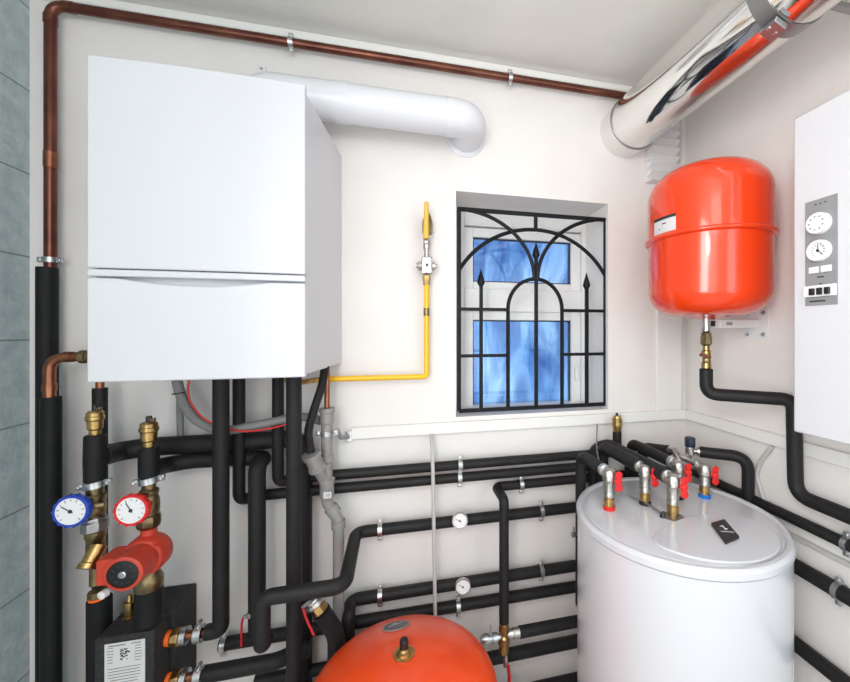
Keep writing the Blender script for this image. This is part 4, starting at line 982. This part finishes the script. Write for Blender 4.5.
bm = NB(); Bg = basis((-1, 0, 0))
for k in range(11):
    a = math.radians(225-27*k); box(bm, c+Vector((-.0093, 0, 0))+Bg@Vector((math.cos(a)*kr_*.56, math.sin(a)*kr_*.56, 0)), (kr_*.2, kr_*.05, .0006), Bg@Matrix.Rotation(a, 3, 'Z'))
box(bm, c+Vector((-.0098, 0, 0))+Bg@Vector((0, kr_*.2, 0)), (kr_*.07, kr_*.7, .0006), Bg)
box(bm, c+Vector((-.0098, 0, 0))+Bg@Vector((kr_*.2, -kr_*.2, 0)), (kr_*.55, kr_*.07, .0006), Bg@Matrix.Rotation(-pi/4, 3, 'Z'))
lathe(bm, [(kr_*.12, .009), (kr_*.12, .0115)], c, (-1, 0, 0), 12)
obj('gauge_marks', bm, 'ink', gc_)
for s in (-1, 1): obj('rocker_switch', box(NB(), (ex-.005, py_+s*pw*.19, pz_(.665)), (.006, pw*.30, .017)), 'plastic_white', pn, .001)
bk = obj('breaker_row', box(NB(), (ex-.006, py_, pz_(.865)), (.010, pw*.98, .030)), 'plastic_white', pn, .001)
for k in range(3):
    y = py_+pw*(.18-.24*k); bm = NB(); box(bm, (ex-.014, y, pz_(.865)-.002), (.008, pw*.14, .018)); obj('breaker_toggle', bm, 'black_plastic', bk, .001)
bm = NB()
for k in range(3): lathe(bm, [(.002, 0), (.002, .001)], (ex-.003, py_+pw*(.15-.15*k), pz_(.045)), (-1, 0, 0), 8)
box(bm, (ex-.0034, py_, pz_(.735)), (.0008, pw*.2, .003)); box(bm, (ex-.0034, py_, pz_(.80)), (.0008, pw*.08, .003)); box(bm, (ex-.0034, py_+pw*.1, pz_(.96)), (.0008, pw*.5, .004))
obj('panel_print', bm, 'ink', pn)

# ------------------------------------------------------------ steel flue under the ceiling
FX, FZ, FR = 1.006, EYE+.915, .1135
fl = thing('steel_flue', (FX, WY, FZ), 'big polished steel flue pipe running under the ceiling into the back wall', 'flue')
ysec = [WY, 1.49, .66, -.35, FY]
for i, (ya_, yb2) in enumerate(zip(ysec, ysec[1:])):
    bm = NB(); rr = FR-(0 if i else -.001)
    lathe(bm, [(rr-.004, 0), (rr, 0), (rr, yb_ if False else ya_-yb2-.0)], (FX, ya_, FZ), (0, -1, 0), 96)
    obj('flue_section', bm, 'mirror_steel', fl, ang=50)
for y in ysec[1:-1]:
    bm = NB(); pr = [(FR+.0005+.004*math.cos(2*pi*k/10), .005*math.sin(2*pi*k/10)) for k in range(10)]
    rings = [[bm.verts.new((FX+r*math.cos(2*pi*k/96), y+h, FZ+r*math.sin(2*pi*k/96))) for k in range(96)] for r, h in pr]
    for i in range(10):
        a, b = rings[i], rings[(i+1) % 10]
        for k in range(96): bm.faces.new((a[k], a[(k+1) % 96], b[(k+1) % 96], b[k]))
    obj('joint_bead', bm, 'strap_steel', fl, ang=50)
ys = .81
t = thing('flue_strap', (FX, ys, FZ-FR), 'grey steel strap with a bolted lug around the polished flue', 'clamp')
obj('strap_band', ring(NB(), (FX, ys, FZ), (0, 1, 0), FR+.001, .046, .0025, 72), 'strap_steel', t)
al = math.radians(-112); er = Vector((math.cos(al), 0, math.sin(al))); et = Vector((-math.sin(al), 0, math.cos(al)))
B = Matrix((et, Vector((0, 1, 0)), er)).transposed()
lg = obj('strap_lug', box(NB(), Vector((FX, ys, FZ))+er*(FR+.016), (.040, .046, .016), B), 'strap_steel', t, .002)
obj('bolt', lathe(NB(), [(.010, -.006), (.010, .0), (.006, .001), (.006, .018), (.009, .018), (.009, .024)], Vector((FX, ys, FZ))+er*(FR+.018)-et*.012, et, 6), 'steel', lg)
# strut from the right wall
yq = .80
s0 = W(815, 13, yq); s1 = W(850, 23, yq)
zq = 2.43
o = thing('wall_strut', (WX, .80, zq), 'dark steel strut between the flue and the right wall', 'bracket')
obj('strut_bar', box2(NB(), (FX+FR-.025, yq-.008, FZ-.035), (WX, yq+.008, FZ-.018)), 'strap_steel', o, .001)
obj('strut_foot', box2(NB(), (WX-.045, yq-.015, FZ-.06), (WX, yq+.015, FZ-.036)), 'copper_dark', o, .002)
